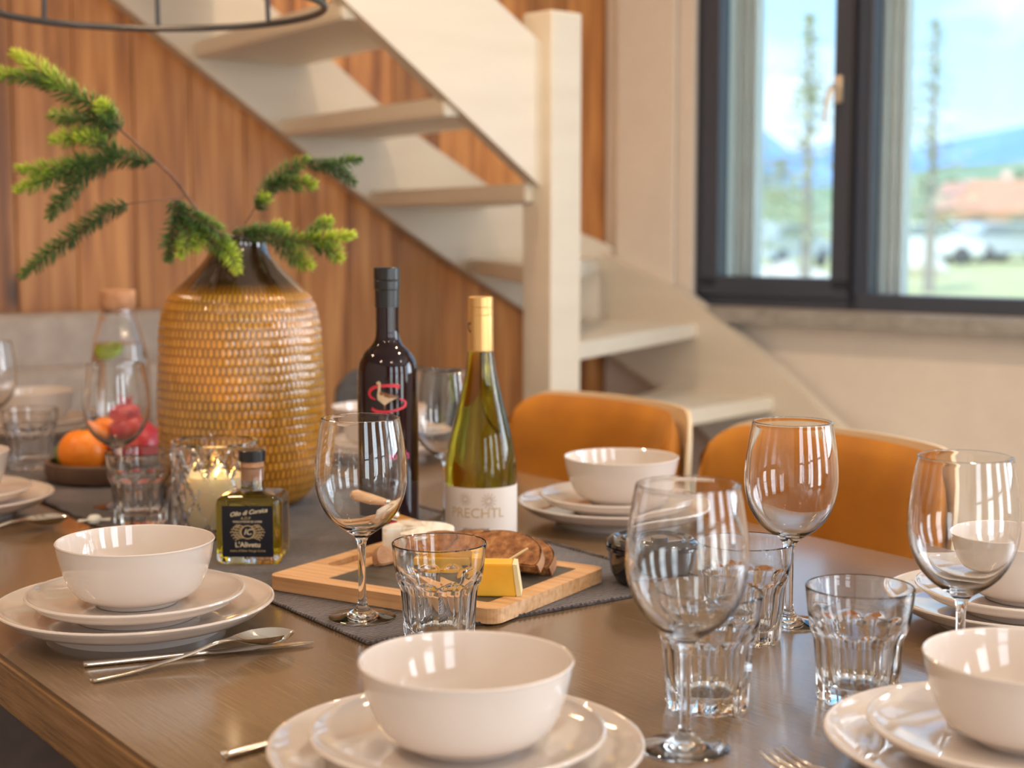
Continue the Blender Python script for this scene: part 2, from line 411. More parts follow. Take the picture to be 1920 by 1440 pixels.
# ================================================================== THE ROOM
CEIL = 2.55
def wall(name, p0, d, length, mat, holes=(), thick=.24, z1=CEIL, inward=1):
    """wall in its own frame: local x along d, local y = outward"""
    bm = bmesh.new(); xs = sorted({0, length} | {h[0] for h in holes} | {h[1] for h in holes})
    for a, b in zip(xs, xs[1:]):
        hs = [h for h in holes if h[0] <= a+1e-6 and h[1] >= b-1e-6]
        if hs:
            h = hs[0]
            if h[2] > 0: add_box(bm, ((a+b)/2, inward*thick/2, h[2]/2), (b-a, thick, h[2]))
            if h[3] < z1: add_box(bm, ((a+b)/2, inward*thick/2, (h[3]+z1)/2), (b-a, thick, z1-h[3]))
        else: add_box(bm, ((a+b)/2, inward*thick/2, z1/2), (b-a, thick, z1))
    bmesh.ops.remove_doubles(bm, verts=bm.verts, dist=1e-5)
    o = obj(name, bm, mat, sm=False, loc=(p0.x, p0.y, 0), rotz=math.atan2(d.y, d.x))
    return struct(o)
# window wall, local x = t, local -y = room side.  rotated so that +y is outward
WA = math.atan2(WD.y, WD.x)
w_right = wall('wall_right', C0, WD, 6.3, M['wall'], [(.30, 2.2, .925, 2.25), (2.9, 4.6, .92, 2.2), (4.95, 6.1, .5, 2.2)])
# pine wall
bm = bmesh.new(); W = .145; n = int(4.6/W)
for i in range(-1, n):
    add_box(bm, ((i+.5)*W, -.012, CEIL/2), (W-.002, .024, CEIL), bev=.004)
add_box(bm, (2.2, -.13, CEIL/2), (4.8, .2, CEIL))
wood = obj('wall_back', bm, M['pine'], sm=False, loc=(C0.x, C0.y, 0), rotz=math.atan2(WW.y, WW.x)); struct(wood)
C1 = C0 + WW*4.5; C2 = C1 + Vector((.578, -.816, 0))*5.9; C3 = C0 + WD*6.2
w_left = wall('wall_left', C1, Vector((.578, -.816, 0)), 5.9, M['wall'], inward=-1)
dd = (C3-C2); FRONT = [(1.0, 1.8, 17), (2.5, 3.3, 24), (4.1, 4.9, 27)]; w_front = wall('wall_front', C2, dd.normalized(), dd.length, M['pine'], [(a, b, .15, 2.25) for a, b, e in FRONT], inward=-1)
fl = bmesh.new(); cc = [C0, C1, C2, C3]
add_prism(fl, [(q.x, q.y) for q in [C0+Vector((0, .3, 0)), C1+Vector((-.3, .1, 0)), C2+Vector((0, -.3, 0)), C3+Vector((.3, 0, 0))]], -.1, 0)
struct(obj('floor', fl, M['floor'], sm=False))
fl = bmesh.new()
add_prism(fl, [(q.x, q.y) for q in [C0+Vector((0, .3, 0)), C1+Vector((-.3, .1, 0)), C2+Vector((0, -.3, 0)), C3+Vector((.3, 0, 0))]], CEIL, CEIL+.1)
struct(obj('ceiling', fl, M['ceil'], sm=False))
# painted casing boards between the corner and the window
trim = bmesh.new()
add_box(trim, (.155, -.014, 1.7), (.20, .028, 1.7), bev=.004)
add_box(trim, (.285, -.008, 1.7), (.05, .016, 1.7), bev=.003)
struct(obj('trim_1', trim, M['wall'], sm=False, loc=C0, rotz=WA))

# ---- window 1 (camera sees its first two lights)
def window(name, t0, t1, z0, z1, mull, handle_t=None):
    wroot = thing(name, 'anthracite framed window', 'window', C0, WA); del wroot['label']; del wroot['category']; struct(wroot)
    D0 = .02
    bm = bmesh.new(); fd = .07; fw = .045
    add_box(bm, ((t0+t1)/2, D0+fd/2, z0+fw/2), (t1-t0, fd, fw), bev=.004)
    add_box(bm, ((t0+t1)/2, D0+fd/2, z1-fw/2), (t1-t0, fd, fw), bev=.004)
    for t in [t0+fw/2, t1-fw/2]: add_box(bm, (t, D0+fd/2, (z0+z1)/2), (fw, fd, z1-z0), bev=.004)
    for t in mull: add_box(bm, (t, D0+fd/2, (z0+z1)/2), (.035, fd, z1-z0), bev=.004)
    obj('window_frame', bm, M['frame'], wroot, sm=False)
    edges = [t0+fw-.02] + [q for t in mull for q in (t-.006, t+.006)] + [t1-fw+.02]
    for k in range(0, len(edges), 2):
        a, b = edges[k], edges[k+1]
        first = (k == 0)
        sw = .055 if first else .035; bot = z0 + (.03 if first else .01); sb = .055 if first else .03
        bm = bmesh.new(); y = D0 - (.012 if first else -.01); sd = .06
        add_box(bm, ((a+b)/2, y+sd/2, bot+sb/2), (b-a, sd, sb), bev=.005)
        add_box(bm, ((a+b)/2, y+sd/2, z1-.05), (b-a, sd, .06), bev=.005)
        add_box(bm, (a+sw/2, y+sd/2, (bot+z1)/2-.01), (sw, sd, z1-bot-.06), bev=.005)
        add_box(bm, (b-sw/2, y+sd/2, (bot+z1)/2-.01), (sw, sd, z1-bot-.06), bev=.005)
        s = obj('sash', bm, M['frame'], wroot, sm=False)
        g = box(((a+b)/2, y+.035, (bot+z1)/2), (b-a-2*sw+.01, .006, z1-bot-sb-.04)); obj('pane', g, M['pane'], s, sm=False)
        g = bmesh.new()   # pale outer guide rail, seen through the glass
        for dx, dw in ((.006, .012), (.028, .016), (.048, .012)):
            add_box(g, (a+sw+dx-.012, .13+dx*.6, (z0+z1)/2), (dw, .05, z1-z0-.02), bev=.003)
        obj('guide_rail', g, M['rail'], s, sm=False)
    bm = bmesh.new()
    for t in mull: add_box(bm, (t, D0-.012, (z0+z1)/2), (.009, .012, z1-z0-.08))
    obj('gasket', bm, M['gasket'], wroot, sm=False)
    return wroot
w1 = window('window_1', .30, 2.2, .925, 2.25, [.792, 1.42])
h = bmesh.new()
add_box(h, (.752, -.012+.0, 1.505), (.024, .014, .072), bev=.006)
hd = obj('window_handle', h, M['brass'], w1, loc=(0, .008, 0))
h = tube([(.752, -.016, 1.51), (.752, -.046, 1.51), (.749, -.053, 1.50), (.741, -.056, 1.46), (.737, -.055, 1.415)], [.008, .008, .008, .006, .0045], 12)
obj('lever', h, M['brass'], hd, loc=(0, 0, 0))
for nm, a, b, c, d, mm in [('window_2', 2.9, 4.6, .92, 2.2, [3.75]), ('window_3', 4.95, 6.1, .5, 2.2, [5.52])]:
    wr = thing(nm, 'x', 'window', C0, WA); del wr['label']; del wr['category']; struct(wr)
    bm = bmesh.new()
    for t in [a+.03, b-.03] + mm: add_box(bm, (t, .05, (c+d)/2), (.06, .06, d-c))
    for z in (c+.03, d-.03, (c+d)/2+.2): add_box(bm, ((a+b)/2, .05, z), (b-a, .06, .06))
    obj('window_frame', bm, M['frame'], wr, sm=False)
# sill
bm = box((1.28, -.02, .9035), (1.84, .10, .041), bev=.006)
struct(obj('trim_2', bm, M['stone'], sm=False, loc=C0, rotz=WA))

# three tall narrow windows in the wall behind the camera
fd_ = dd.normalized(); fn = Vector((-fd_.y, fd_.x, 0)); FA = math.atan2(fd_.y, fd_.x)
for k, (a, b, e) in enumerate(FRONT):
    q = C2 + fd_*((a+b)/2) - fn*.05; q.z = 1.2
    light('terrace_daylight', 'AREA', q, e, (.90, .95, 1.0), aim=q + fn, shape='RECTANGLE', size=b-a-.12, size_y=1.95)
    wl = thing('window_%d' % (4+k), 'x', 'window', C2, FA); del wl['label']; del wl['category']; struct(wl)
    bm = bmesh.new()
    for t in (a+.03, b-.03): add_box(bm, (t, -.05, 1.2), (.06, .06, 2.1))
    for z in (.18, 1.2, 2.22): add_box(bm, ((a+b)/2, -.05, z), (b-a, .06, .06))
    obj('window_frame', bm, M['frame'], wl, sm=False)

# ================================================================== STAIRCASE
stair = thing('staircase', 'cream painted open riser staircase winding up along the pine wall', 'staircase', (0, 0, 0))
PST = Vector((.086, 3.36, 0))           # newel post centre
def wallp(s, z, off=0): q = C0 + WW*s - UU*off; return Vector((q.x, q.y, z))
# wall stringer along the pine wall, outline measured as (distance from corner, height)
lo = [(0, .80), (.15, .845), (.302, .90), (.42, .965), (.538, 1.03), (.75, 1.16), (.949, 1.292), (1.419, 1.615), (2.9, 2.665)]
up = [(2.9, 2.98), (.945, 1.577), (.796, 1.465), (.673, 1.385), (.457, 1.262), (.25, 1.17), (0, 1.085)]
bm = prism(lo+up, .0, .045, lambda x, y, z: wallp(x, y, z+.001))
obj('wall_stringer', bm, M['cream_paint'], stair, sm=False)
lo = [(0, .80), (.08, .77), (.235, .69), (.6, .42), (1.15, .0)]
up = [(1.50, .0), (1.3, .19), (1.0, .46), (.868, .585), (.768, .655), (.627, .765), (.483, .862), (.371, .934), (.324, .962), (.137, 1.03), (0, 1.085)]
bm = prism(lo+up, .0, .04, lambda x, y, z: Vector((*(on_win(x, y, z+.03))[:],)))
obj('wall_stringer', bm, M['cream_paint'], stair, sm=False)
# outer stringer in the plane through the post
def outp(s, z, off=0): q = PST + WW*s - UU*off; return Vector((q.x, q.y, z))
OUTER_LO = [(.03, 1.255), (.475, 1.64), (1.7, 2.70)]
OUTER_UP = [(1.7, 3.2), (.12, 1.70), (.03, 1.60)]
bm = prism([(.03, 1.222), (.066, 1.249), (.5175, 1.584), (1.9, 2.59), (1.9, 2.88), (.16, 1.613), (.03, 1.525)], -.02, .02, lambda x, y, z: outp(x, y, z))
obj('outer_stringer', bm, M['cream_paint'], stair, sm=False)
# newel post
bm = bmesh.new(); add_box(bm, (0, 0, .80), (.090, .090, 1.60), bev=.006)
obj('newel_post', bm, M['cream_paint'], stair, sm=False, loc=PST, rotz=math.radians(42))
# treads: straight flight
TH = .040
def tread(poly, ztop):
    bm = prism(poly, ztop-TH, ztop, bev=.005); obj('tread', bm, M['tread_paint'], stair, sm=False)
def xy(v): return (v.x, v.y)
tops = [(1.311, 1.592), (1.08, 1.414), (.823, 1.239)]
for k in range(5):
    s0 = 1.311 + .247*k; z = 1.592 + .178*k
    if z > 2.5: break
    so = .51 + .237*k
    tread([xy(wallp(s0, 0, .04)), xy(outp(so, 0, .0)), xy(outp(so-.30, 0, .0)), xy(wallp(s0-.30, 0, .04))], z)
tread([xy(wallp(1.08, 0, .04)), xy(outp(.275, 0, 0)), xy(outp(.04, 0, 0)), xy(wallp(.79, 0, .04))], 1.414)
tread([xy(wallp(.823, 0, .04)), xy(outp(.07, 0, 0)), xy(outp(-.02, 0, -.03)), xy(wallp(.46, 0, .04))], 1.239)
# winders
pc = PST + UU*.03
tread([xy(wallp(.51, 0, .04)), xy(PST - VV*.03 + UU*.03), xy(PST + VV*.03+UU*.03), xy(on_win(.02, 0, .05)), xy(wallp(.03, 0, .04))], 1.060)
tread([xy(wallp(.10, 0, .05)), xy(PST - VV*.01 + UU*.04), xy(PST + VV*.04+UU*.06), xy(on_win(.363, 0, .06)), xy(on_win(.03, 0, .06))], .880)
tread([xy(on_win(.25, 0, .06)), xy(PST + VV*.0 + UU*.08), xy(PST + VV*.06+UU*.03), xy(on_win(.61, 0, .06))], .693)
n0 = PST + VV*.05
for k in range(3):
    a = n0 - UU*(.02+.2*k); tread([xy(a+UU*.12), xy(a - UU*.2), xy(on_win(.95+.26*k, 0, .06)), xy(on_win(.60+.26*k, 0, .06))], .515-.178*k)

# ================================================================== TABLE
U0, U1, V0, V1 = .50, 3.07, .4265, 1.4565
TA = math.atan2(UU.y, UU.x)        # local x = along u ; local y = -v
table = thing('dining_table', 'large dark brown wooden dining table set for a meal', 'table', tab((U0+U1)/2, (V0+V1)/2, 0), TA)
hl, hw = (U1-U0)/2, (V1-V0)/2
obj('table_top', box((0, 0, .7475), (U1-U0-.004, V1-V0-.004, .005)), M['table'], table, sm=False)
obj('edge_band', box((0, 0, .7225), (U1-U0, V1-V0, .045), bev=.0015), M['tedge'], table, sm=False)
for sx in (-1, 1):
    for sy in (-1, 1):
        obj('leg', box((sx*(hl-.22), sy*(hw-.12), .35), (.09, .09, .70), bev=.004), M['black_metal'], table, sm=False)
# runner
bm = bmesh.new(); RL, RW = 1.48, .425
nx, ny = 60, 20; grid = []
for i in range(nx+1):
    row = []
    for j in range(ny+1):
        x = -RL/2 + RL*i/nx; y = -RW/2 + RW*j/ny
        e = min(1, min(i, nx-i)*.5, min(j, ny-j)*.7)
        z = .0016 + .0004*noise.noise(Vector((x*6, y*9, 0)))
        row.append(bm.verts.new((x, y, z)))
    grid.append(row)
for i in range(nx):
    for j in range(ny): bm.faces.new((grid[i][j], grid[i+1][j], grid[i+1][j+1], grid[i][j+1]))
r = bmesh.ops.extrude_face_region(bm, geom=list(bm.faces))
for v in [g for g in r['geom'] if isinstance(g, bmesh.types.BMVert)]: v.co.z = .0003
run = obj('table_runner', bm, M['runner'], loc=tab(1.262+RL/2, .937, .75), rotz=TA)
tag(run, 'dark grey ribbed cloth runner lying along the middle of the table', 'table runner')
bm = bmesh.new()
# stitched rope-like hem on all four sides
def hem(a, b, n):
    a = Vector(a); b = Vector(b)
    for k in range(n):
        q = a.lerp(b, (k+.5)/n); d = (b-a).normalized(); s = (b-a).length/n
        add_tube(bm, [q - d*s*.55 + Vector((0, 0, -.0003)), q + Vector((0, 0, .0005)), q + d*s*.55 + Vector((0, 0, -.0003))], [.0012, .0021, .0012], 6)
x0, x1, y0, y1 = -RL/2, RL/2, -RW/2, RW/2
hem((x0, y0, .0022), (x0, y1, .0022), 70); hem((x1, y0, .0022), (x1, y1, .0022), 70)
hem((x0, y0, .0022), (x1, y0, .0022), 230); hem((x0, y1, .0022), (x1, y1, .0022), 230)
obj('stitched_hem', bm, M['runner'], run)

# ================================================================== CHAIRS
def make_chair(name, label, pad, shell, loc, rotz, group):
    t = thing(name, label, 'chair', loc, rotz, group)
    def back(u, w, off, zlo, zhi, rc):
        """u in -1..1 across, w in 0..1 up; returns inner face point"""
        a = u*.98; x = .235*math.sin(a)/math.sin(.98); y = .20 + .085*(math.cos(a)-math.cos(.98))/(1-math.cos(.98))
        # rounded upper corners
        e = max(0, abs(u)-(1-rc))/rc; top = zhi - .085*(1-math.sqrt(max(0, 1-e*e)))
        z = zlo + (top-zlo)*w
        nrm = Vector((math.sin(a)*.55, 1, 0)).normalized()
        return Vector((x, y + .10*((z-.45)/.40)*.35, z)) + nrm*off
    def slab(off0, off1, zlo, zhi, bulge, rc, nx=36, nz=14, k=1.0):
        bm = bmesh.new(); A = []; B = []
        for i in range(nx+1):
            ra = []; rb = []
            for j in range(nz+1):
                u = (-1+2*i/nx)*k; w = j/nz
                edge = min(1, (1-abs(u)/k)*9, (1-w)*6, w*8+.3); edge = math.sqrt(max(0, min(1, edge)))
                ra.append(bm.verts.new(back(u, w, off0 + (1-edge)*(off1-off0)*.5*bulge, zlo, zhi, rc)))
                rb.append(bm.verts.new(back(u, w, off1 - (1-edge)*(off1-off0)*.5*bulge, zlo, zhi, rc)))
            A.append(ra); B.append(rb)
        for i in range(nx):
            for j in range(nz):
                bm.faces.new((A[i][j], A[i+1][j], A[i+1][j+1], A[i][j+1])); bm.faces.new((B[i][j], B[i][j+1], B[i+1][j+1], B[i+1][j]))
        for i in range(nx):
            bm.faces.new((A[i][0], B[i][0], B[i+1][0], A[i+1][0])); bm.faces.new((A[i][nz], A[i+1][nz], B[i+1][nz], B[i][nz]))
        for j in range(nz):
            bm.faces.new((A[0][j], A[0][j+1], B[0][j+1], B[0][j])); bm.faces.new((A[nx][j], B[nx][j], B[nx][j+1], A[nx][j+1]))
        return bm
    obj('backrest', slab(-.028, .014, .47, .845, 1.0, .35, k=.97), pad, t, ang=1.4)
    obj('back_shell', slab(.016, .030, .44, .849, .5, .35), shell, t, ang=1.4)
    # seat cushion
    bm = bmesh.new(); n = 32; prof = [(0, .485), (.80, .49), (.95, .48), (1.0, .46), (1.0, .43), (.95, .41), (0, .405)]
    def sq(r, z, a):
        c, s = abs(math.cos(a)), abs(math.sin(a)); k = (c**3.2+s**3.2)**(-1/3.2); return r*k
    add_lathe(bm, prof, 48, rf=sq)
    for v in bm.verts: v.co.x *= .235; v.co.y = v.co.y*.225 + .0
    obj('seat', bm, pad, t, ang=1.0)
    for sx in (-1, 1):
        for sy in (-1, 1):
            obj('leg', tube([(sx*.16, sy*.14, .41), (sx*.20, sy*.19, .0)], [.014, .010], 12), M['black_metal'], t)
    return t
CR = math.atan2(VV.y, VV.x) - PI/2
cg = None
ch = make_chair('dining_chair', 'mustard velvet chair with curved back behind the white wine bottle', M['velvet'], M['ply'], tab(2.085, 1.40, 0), CR, 'mustard velvet dining chairs')
dup(ch, tab(1.545, 1.385, 0), CR, 'mustard velvet chair on the right, seen behind the wine glasses', 'mustard velvet dining chairs')
make_chair('dining_chair', 'slate grey chair with curved back, mostly hidden behind the dark red wine bottle', M['greychair'], M['greychair'], tab(2.74, 1.40, 0), CR, None)

# ---- bench
BR = math.atan2(VV.y, VV.x)
bench = thing('bench', 'taupe upholstered bench standing against the pine wall at the far end of the table', 'bench', tab(3.32, .55, 0), BR)
bm = bmesh.new(); add_box(bm, (0, .13, .80), (1.9, .09, .31), bev=.03); obj('backrest', bm, M['bench'], bench, ang=1.2)
bm = bmesh.new()
for k in range(3): add_box(bm, (-.633+.633*k, .055, .66), (.625, .08, .36), bev=.03)
obj('back_cushion', bm, M['bench'], bench, ang=1.2)
bm = bmesh.new(); add_box(bm, (0, -.06, .40), (1.9, .42, .12), bev=.03); obj('seat', bm, M['bench'], bench, ang=1.2)
bm = bmesh.new(); add_box(bm, (0, -.04, .17), (1.84, .36, .34), bev=.006); obj('base', bm, M['tray'], bench, sm=False)

# ================================================================== CROCKERY
def bowl_bm():
    o_ = [(0, .0035), (.030, .0035), (.034, .0), (.040, .0), (.042, .0035), (.050, .0062), (.0595, .0120), (.0665, .0220), (.0715, .0350), (.0750, .0490), (.0772, .0610)]
    i_ = [(.0730, .048), (.0692, .035), (.0640, .0235), (.0570, .0145), (.046, .0092), (.028, .0076), (0, .0075)]
    return lathe(o_[:5] + sprof(o_[4:], 4)[1:] + [(.0779, .0625), (.0770, .0635), (.0757, .0627)] + sprof([(.0754, .0615)]+i_, 4), 96)
def plate_bm(R, fr, h, fl):
    k = (h-fl)
    pr = [(0, fl-.0045), (fr-.005, fl-.0045), (fr-.0025, 0), (fr+.0015, 0), (fr+.004, fl-.007)]
    up_ = sprof([(fr+.004, fl-.007), (R*.86, fl-.003+k*.28), (R*.95, fl+k*.62-.001), (R-.001, h-.0030)], 5)[1:]
    rim = [(R, h-.0017), (R-.0005, h-.0004), (R-.002, h)]
    inn = sprof([(R-.0032, h-.0005), (R*.93, fl+k*.66), (R*.84, fl+k*.34), (R*.70, fl+k*.10), (R*.5, fl), (0, fl)], 5)
    return lathe(pr+up_+rim+inn, 128)
bowl0 = obj('soup_bowl', bowl_bm(), M['ceramic'])
DF, SF = .0135, .0125
side0 = obj('side_plate', plate_bm(.1075, .058, .0265, SF), M['ceramic'])
din0 = obj('dinner_plate', plate_bm(.1362, .083, .0310, DF), M['ceramic'])
used = {}
def put(src, loc, rotz, label, cat, group):
    if src.name not in used: used[src.name] = 1; o = src
    else: o = src.copy(); COL.objects.link(o)
    o.location = loc; o.rotation_euler = (0, 0, rotz); return tag(o, label, cat, group)
Z0 = .75
SETTINGS = [
 ((-.033, 1.087), (-.006, -.001), 'in the front centre of the picture'),
 ((-.374, 1.512), (.0, -.002), 'at the left front beside the spoon'),
 ((.148, 2.070), (-.004, .002), 'in front of the mustard chairs'),
 ((.378, 1.097), (-.010, .0), 'at the front right corner of the picture'),
 ((.518, 1.528), (-.002, .0), 'behind the rightmost wine glass'),
 ((-.775, 2.115), (.0, .0), 'cut off by the left edge'),
 ((-.905, 2.905), (.0, .0), 'at the far left before the bench'),
 ((-.235, 2.660), (.0, .0), 'between vase and red wine bottle'),
]
for (x, y), (dx, dy), where in SETTINGS:
    put(din0, (x+dx*1.2, y+dy, Z0), 0, 'large white dinner plate ' + where, 'plate', 'white dinner plates')
    put(side0, (x+dx, y+dy, Z0+DF+.0003), 0, 'smaller white plate under the bowl ' + where, 'plate', 'white side plates')
    put(bowl0, (x, y, Z0+DF+SF+.0008), 0, 'deep white bowl ' + where, 'bowl', 'white soup bowls')

# ---- wine glasses
WG = [(0, .0015), (.020, .0012), (.0325, 0.0), (.0338, .0008), (.0335, .0018), (.026, .0034), (.014, .0062), (.0068, .0110), (.0044, .018), (.0039, .030), (.0038, .050), (.0040, .068), (.0048, .078), (.0080, .0845), (.016, .0905), (.026, .0975), (.0355, .108), (.0425, .122), (.0462, .138), (.0468, .152), (.0455, .170), (.0425, .190), (.0398, .2040), (.0396, .2056)]
WGI = [(.0388, .2060), (.0382, .2045), (.0410, .190), (.0441, .170), (.0454, .152), (.0448, .139), (.0411, .1235), (.0342, .1105), (.025, .1005), (.0155, .0945), (.007, .0915), (0, .0905)]
wine0 = obj('wine_glass', lathe([WG[0]] + sprof(WG[1:], 3) + sprof(WGI, 3), 72), M['glass'])
for x, y, lab in [
 (.133, 1.155, 'empty wine glass closest to the camera, in front of the tumbler by the black pot'),
 (-.1525, 1.545, 'empty wine glass on the corner of the runner, left of the cheese board tumbler'),
 (.2795, 1.530, 'empty wine glass standing in front of the mustard chair, centre right'),
 (.384, 1.296, 'rightmost empty wine glass, rising behind the front right bowl'),
 (-.089, 2.075, 'blurred wine glass between the red and the white wine bottles'),
 (-.558, 2.165, 'blurred wine glass in front of the orange and the carafe'),
 (-.885, 2.60, 'blurred wine glass cut off by the left edge of the picture')]:
    put(wine0, (x, y, Z0+(.0022 if lab.find('runner') > 0 or 'carafe' in lab else 0)), random.random()*6, lab, 'wine glass', 'empty wine glasses')

# ---- faceted tumblers
def tumbler_bm():
    NF = 10
    def surf(z): return interp([(0, .0345), (.004, .0360), (.030, .0385), (.056, .0410), (.062, .0418), (.097, .0458), (.10, .0458)], z)
    def apo(z): return interp([(0, .0325), (.004, .0333), (.030, .0350), (.052, .0366), (.058, .0382), (.063, .0412), (.067, .0450), (.1, .06)], z)
    def rf(r, z, a):
        if r < .030 and z < .001: return r
        q = 2*PI/NF; p_ = (a+q/2) % q - q/2
        return min(r, apo(z)/math.cos(p_) - .0011*math.cos(PI*p_/q))
    zs = [0, .0012, .004] + [.004 + .003*k for k in range(1, 15)] + [.046+.0015*k for k in range(1, 17)] + [.074, .080, .086, .092, .0955]
    out = [(0, .0016), (.026, .0012)] + [(surf(z)-(.0015 if z == 0 else 0), z) for z in zs]
    rim = [(.0457, .0965), (.0450, .0975), (.0441, .0968)]
    inn = [(.0436, .094), (.0420, .080), (.0404, .068), (.0372, .060), (.0345, .052), (.0325, .035), (.0305, .020), (.0285, .0155), (.024, .0130), (0, .0128)]
    bm = bmesh.new(); rings = add_lathe(bm, out, 120, rf=rf); bm2 = add_lathe(bm, rim+inn, 120)
    A, B = rings[-1], bm2[0]
    for i in range(120): bm.faces.new((A[i], A[(i+1) % 120], B[(i+1) % 120], B[i]))
    return bm
tum0 = obj('tumbler', tumbler_bm(), M['glass'], ang=.5)
for x, y, lab in [
 (.294, 1.282, 'fluted tumbler standing alone right of centre, beside the front right plates'),
 (-.070, 1.464, 'fluted tumbler in front of the cheese board, behind the front bowl'),
 (.226, 1.470, 'fluted tumbler between the black pot and the wine glass by the mustard chair'),
 (.163, 1.262, 'fluted tumbler directly behind the nearest wine glass'),
 (-.500, 2.055, 'blurred fluted tumbler left of the candle holder'),
 (-.794, 2.528, 'blurred fluted tumbler left of the fruit tray, in front of the far bowl')]:
    put(tum0, (x, y, Z0+(.0022 if 'candle' in lab or 'fruit' in lab else 0)), random.random()*.6, lab, 'tumbler', 'fluted water tumblers')

# ================================================================== VASE
VX, VY = -.388, 2.205
vr = [(0, .078), (.004, .084), (.014, .0945), (.034, .1070), (.060, .1150), (.088, .1178), (.130, .1185), (.165, .1185), (.190, .1175), (.215, .1160), (.240, .1150), (.262, .1125), (.281, .1080), (.296, .1010), (.308, .0915), (.319, .0800), (.332, .0660), (.345, .0540), (.355, .0465), (.365, .0420), (.373, .0405), (.380, .0415), (.384, .0430)]
VP = sprof([(r, z) for z, r in vr], 6)
def vrad(z): return interp([(q[1], q[0]) for q in VP], z)
NC, SUB = 88, 5; CH = .0122
bm = bmesh.new(); lay = bm.verts.layers.float.new('glaze')
zt = .316; nrow = int(zt/CH); rings = []
SEG = NC*SUB
zs = [k*CH/6 for k in range(nrow*6+1)] + [zt+.003+k*.004 for k in range(20)] + [.381, .384]
zs = [z for z in zs if z <= .384]
for z in zs:
    kk = round(z/CH*6, 3); row = int(kk//6); fz = (kk % 6)/6
    ring = []
    R = vrad(z)
    for i in range(SEG):
        a = 2*PI*i/SEG; fx = (i/SUB + .5*(row % 2)) % 1
        wob = noise.noise(Vector((row*.7, math.floor(i/SUB+.5*(row % 2))*.9, 0)))*.25
        # U shaped scale: raised towards its lower lip
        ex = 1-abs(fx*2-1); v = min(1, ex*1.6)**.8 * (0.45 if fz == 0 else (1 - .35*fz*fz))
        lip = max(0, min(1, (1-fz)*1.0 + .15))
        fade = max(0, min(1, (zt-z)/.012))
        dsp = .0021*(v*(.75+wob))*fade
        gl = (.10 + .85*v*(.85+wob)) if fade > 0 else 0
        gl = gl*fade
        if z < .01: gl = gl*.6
        q = bm.verts.new(((R-.001+dsp)*math.cos(a), (R-.001+dsp)*math.sin(a), z)); q[lay] = gl; ring.append(q)
    rings.append(ring)
inner = [(.0400, .3845), (.0370, .380), (.036, .366), (.042, .352), (.060, .330)]
for r_, z in inner:
    ring = []
    for i in range(SEG):
        a = 2*PI*i/SEG; q = bm.verts.new((r_*math.cos(a), r_*math.sin(a), z)); q[lay] = .05; ring.append(q)
    rings.append(ring)
for A, B in zip(rings, rings[1:]):
    for i in range(SEG): bm.faces.new((A[i], A[(i+1) % SEG], B[(i+1) % SEG], B[i]))
bm.faces.new(rings[0][::-1])
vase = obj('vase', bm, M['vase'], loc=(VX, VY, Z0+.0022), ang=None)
tag(vase, 'large amber glazed vase with scale relief and dark brown shoulder, holding spruce branches', 'vase')

# ---- spruce branches
SC = 2900/2.19
def bp(px_, py_, dy=0): # points measured on the branch, as offsets from the vase mouth in its own plane
    return Vector((( px_-452)/SC, dy, (945-py_)/SC*1.0 + (px_*0)))
def make_branch(label, stems, twigs):
    root = thing('spruce_branch', label, 'branch', (VX, VY, Z0), 0, 'spruce branches in the amber vase')
    bm = bmesh.new()
    for pts, r0, r1 in stems:
        sp_ = spline([bp(*q) for q in pts], 5); n = len(sp_)
        add_tube(bm, sp_, [r0+(r1-r0)*i/(n-1) for i in range(n)], 7)
    for pts, L0, bright in twigs:
        sp_ = spline([bp(*q) for q in pts], 5); n = len(sp_)
        add_tube(bm, sp_, [.0016-(.0008)*i/(n-1) for i in range(n)], 5)
    obj('stem', bm, M['twig'], root)
    bm = bmesh.new(); ly = bm.verts.layers.float.new('tone')
    for pts, L0, bright in twigs:
        sp_ = spline([bp(*q) for q in pts], 8)
        cum = [0]
        for a, b in zip(sp_, sp_[1:]): cum.append(cum[-1]+(b-a).length)
        tot = cum[-1]; cnt = int(tot*3300)
        for k in range(cnt):
            s = tot*(k+random.random())/cnt; i = max(j for j in range(len(cum)-1) if cum[j] <= s+1e-9)
            f = (s-cum[i])/max(1e-6, cum[i+1]-cum[i]); p_ = sp_[i].lerp(sp_[i+1], f); d = (sp_[i+1]-sp_[i]).normalized()
            a = random.random()*2*PI
            x = d.cross(Vector((0, 1, .2))).normalized(); y = d.cross(x)
            rad = x*math.cos(a)+y*math.sin(a)
            e = s/tot; ln = 1.28*L0*(1.0-.45*max(0, e-.75)/.25)*(.55+.45*min(1, e*6+.3))*random.uniform(.8, 1.12)
            lean = .55 + .9*max(0, e-.85)/.15
            dr = (rad + d*lean + Vector((0, 0, .12))).normalized(); tip = p_ + dr*ln
            side = dr.cross(rad+Vector((.01, .02, 0))).normalized(); wd = .0008
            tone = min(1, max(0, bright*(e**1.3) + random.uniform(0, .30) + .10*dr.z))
            m_ = p_ + dr*ln*.55
            s2 = dr.cross(side)
            b0 = [bm.verts.new(p_+side*wd*.6), bm.verts.new(p_-side*wd*.3+s2*wd*.5), bm.verts.new(p_-side*wd*.3-s2*wd*.5)]
            b1 = [bm.verts.new(m_+side*wd), bm.verts.new(m_-side*wd*.5+s2*wd*.8), bm.verts.new(m_-side*wd*.5-s2*wd*.8)]
            tp = bm.verts.new(tip)
            for q in b0: q[ly] = tone*.8
            for q in b1: q[ly] = tone
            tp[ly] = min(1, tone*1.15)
            for j in range(3):
                bm.faces.new((b0[j], b0[(j+1) % 3], b1[(j+1) % 3], b1[j])); bm.faces.new((b1[j], b1[(j+1) % 3], tp))
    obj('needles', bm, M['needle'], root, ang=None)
    return root
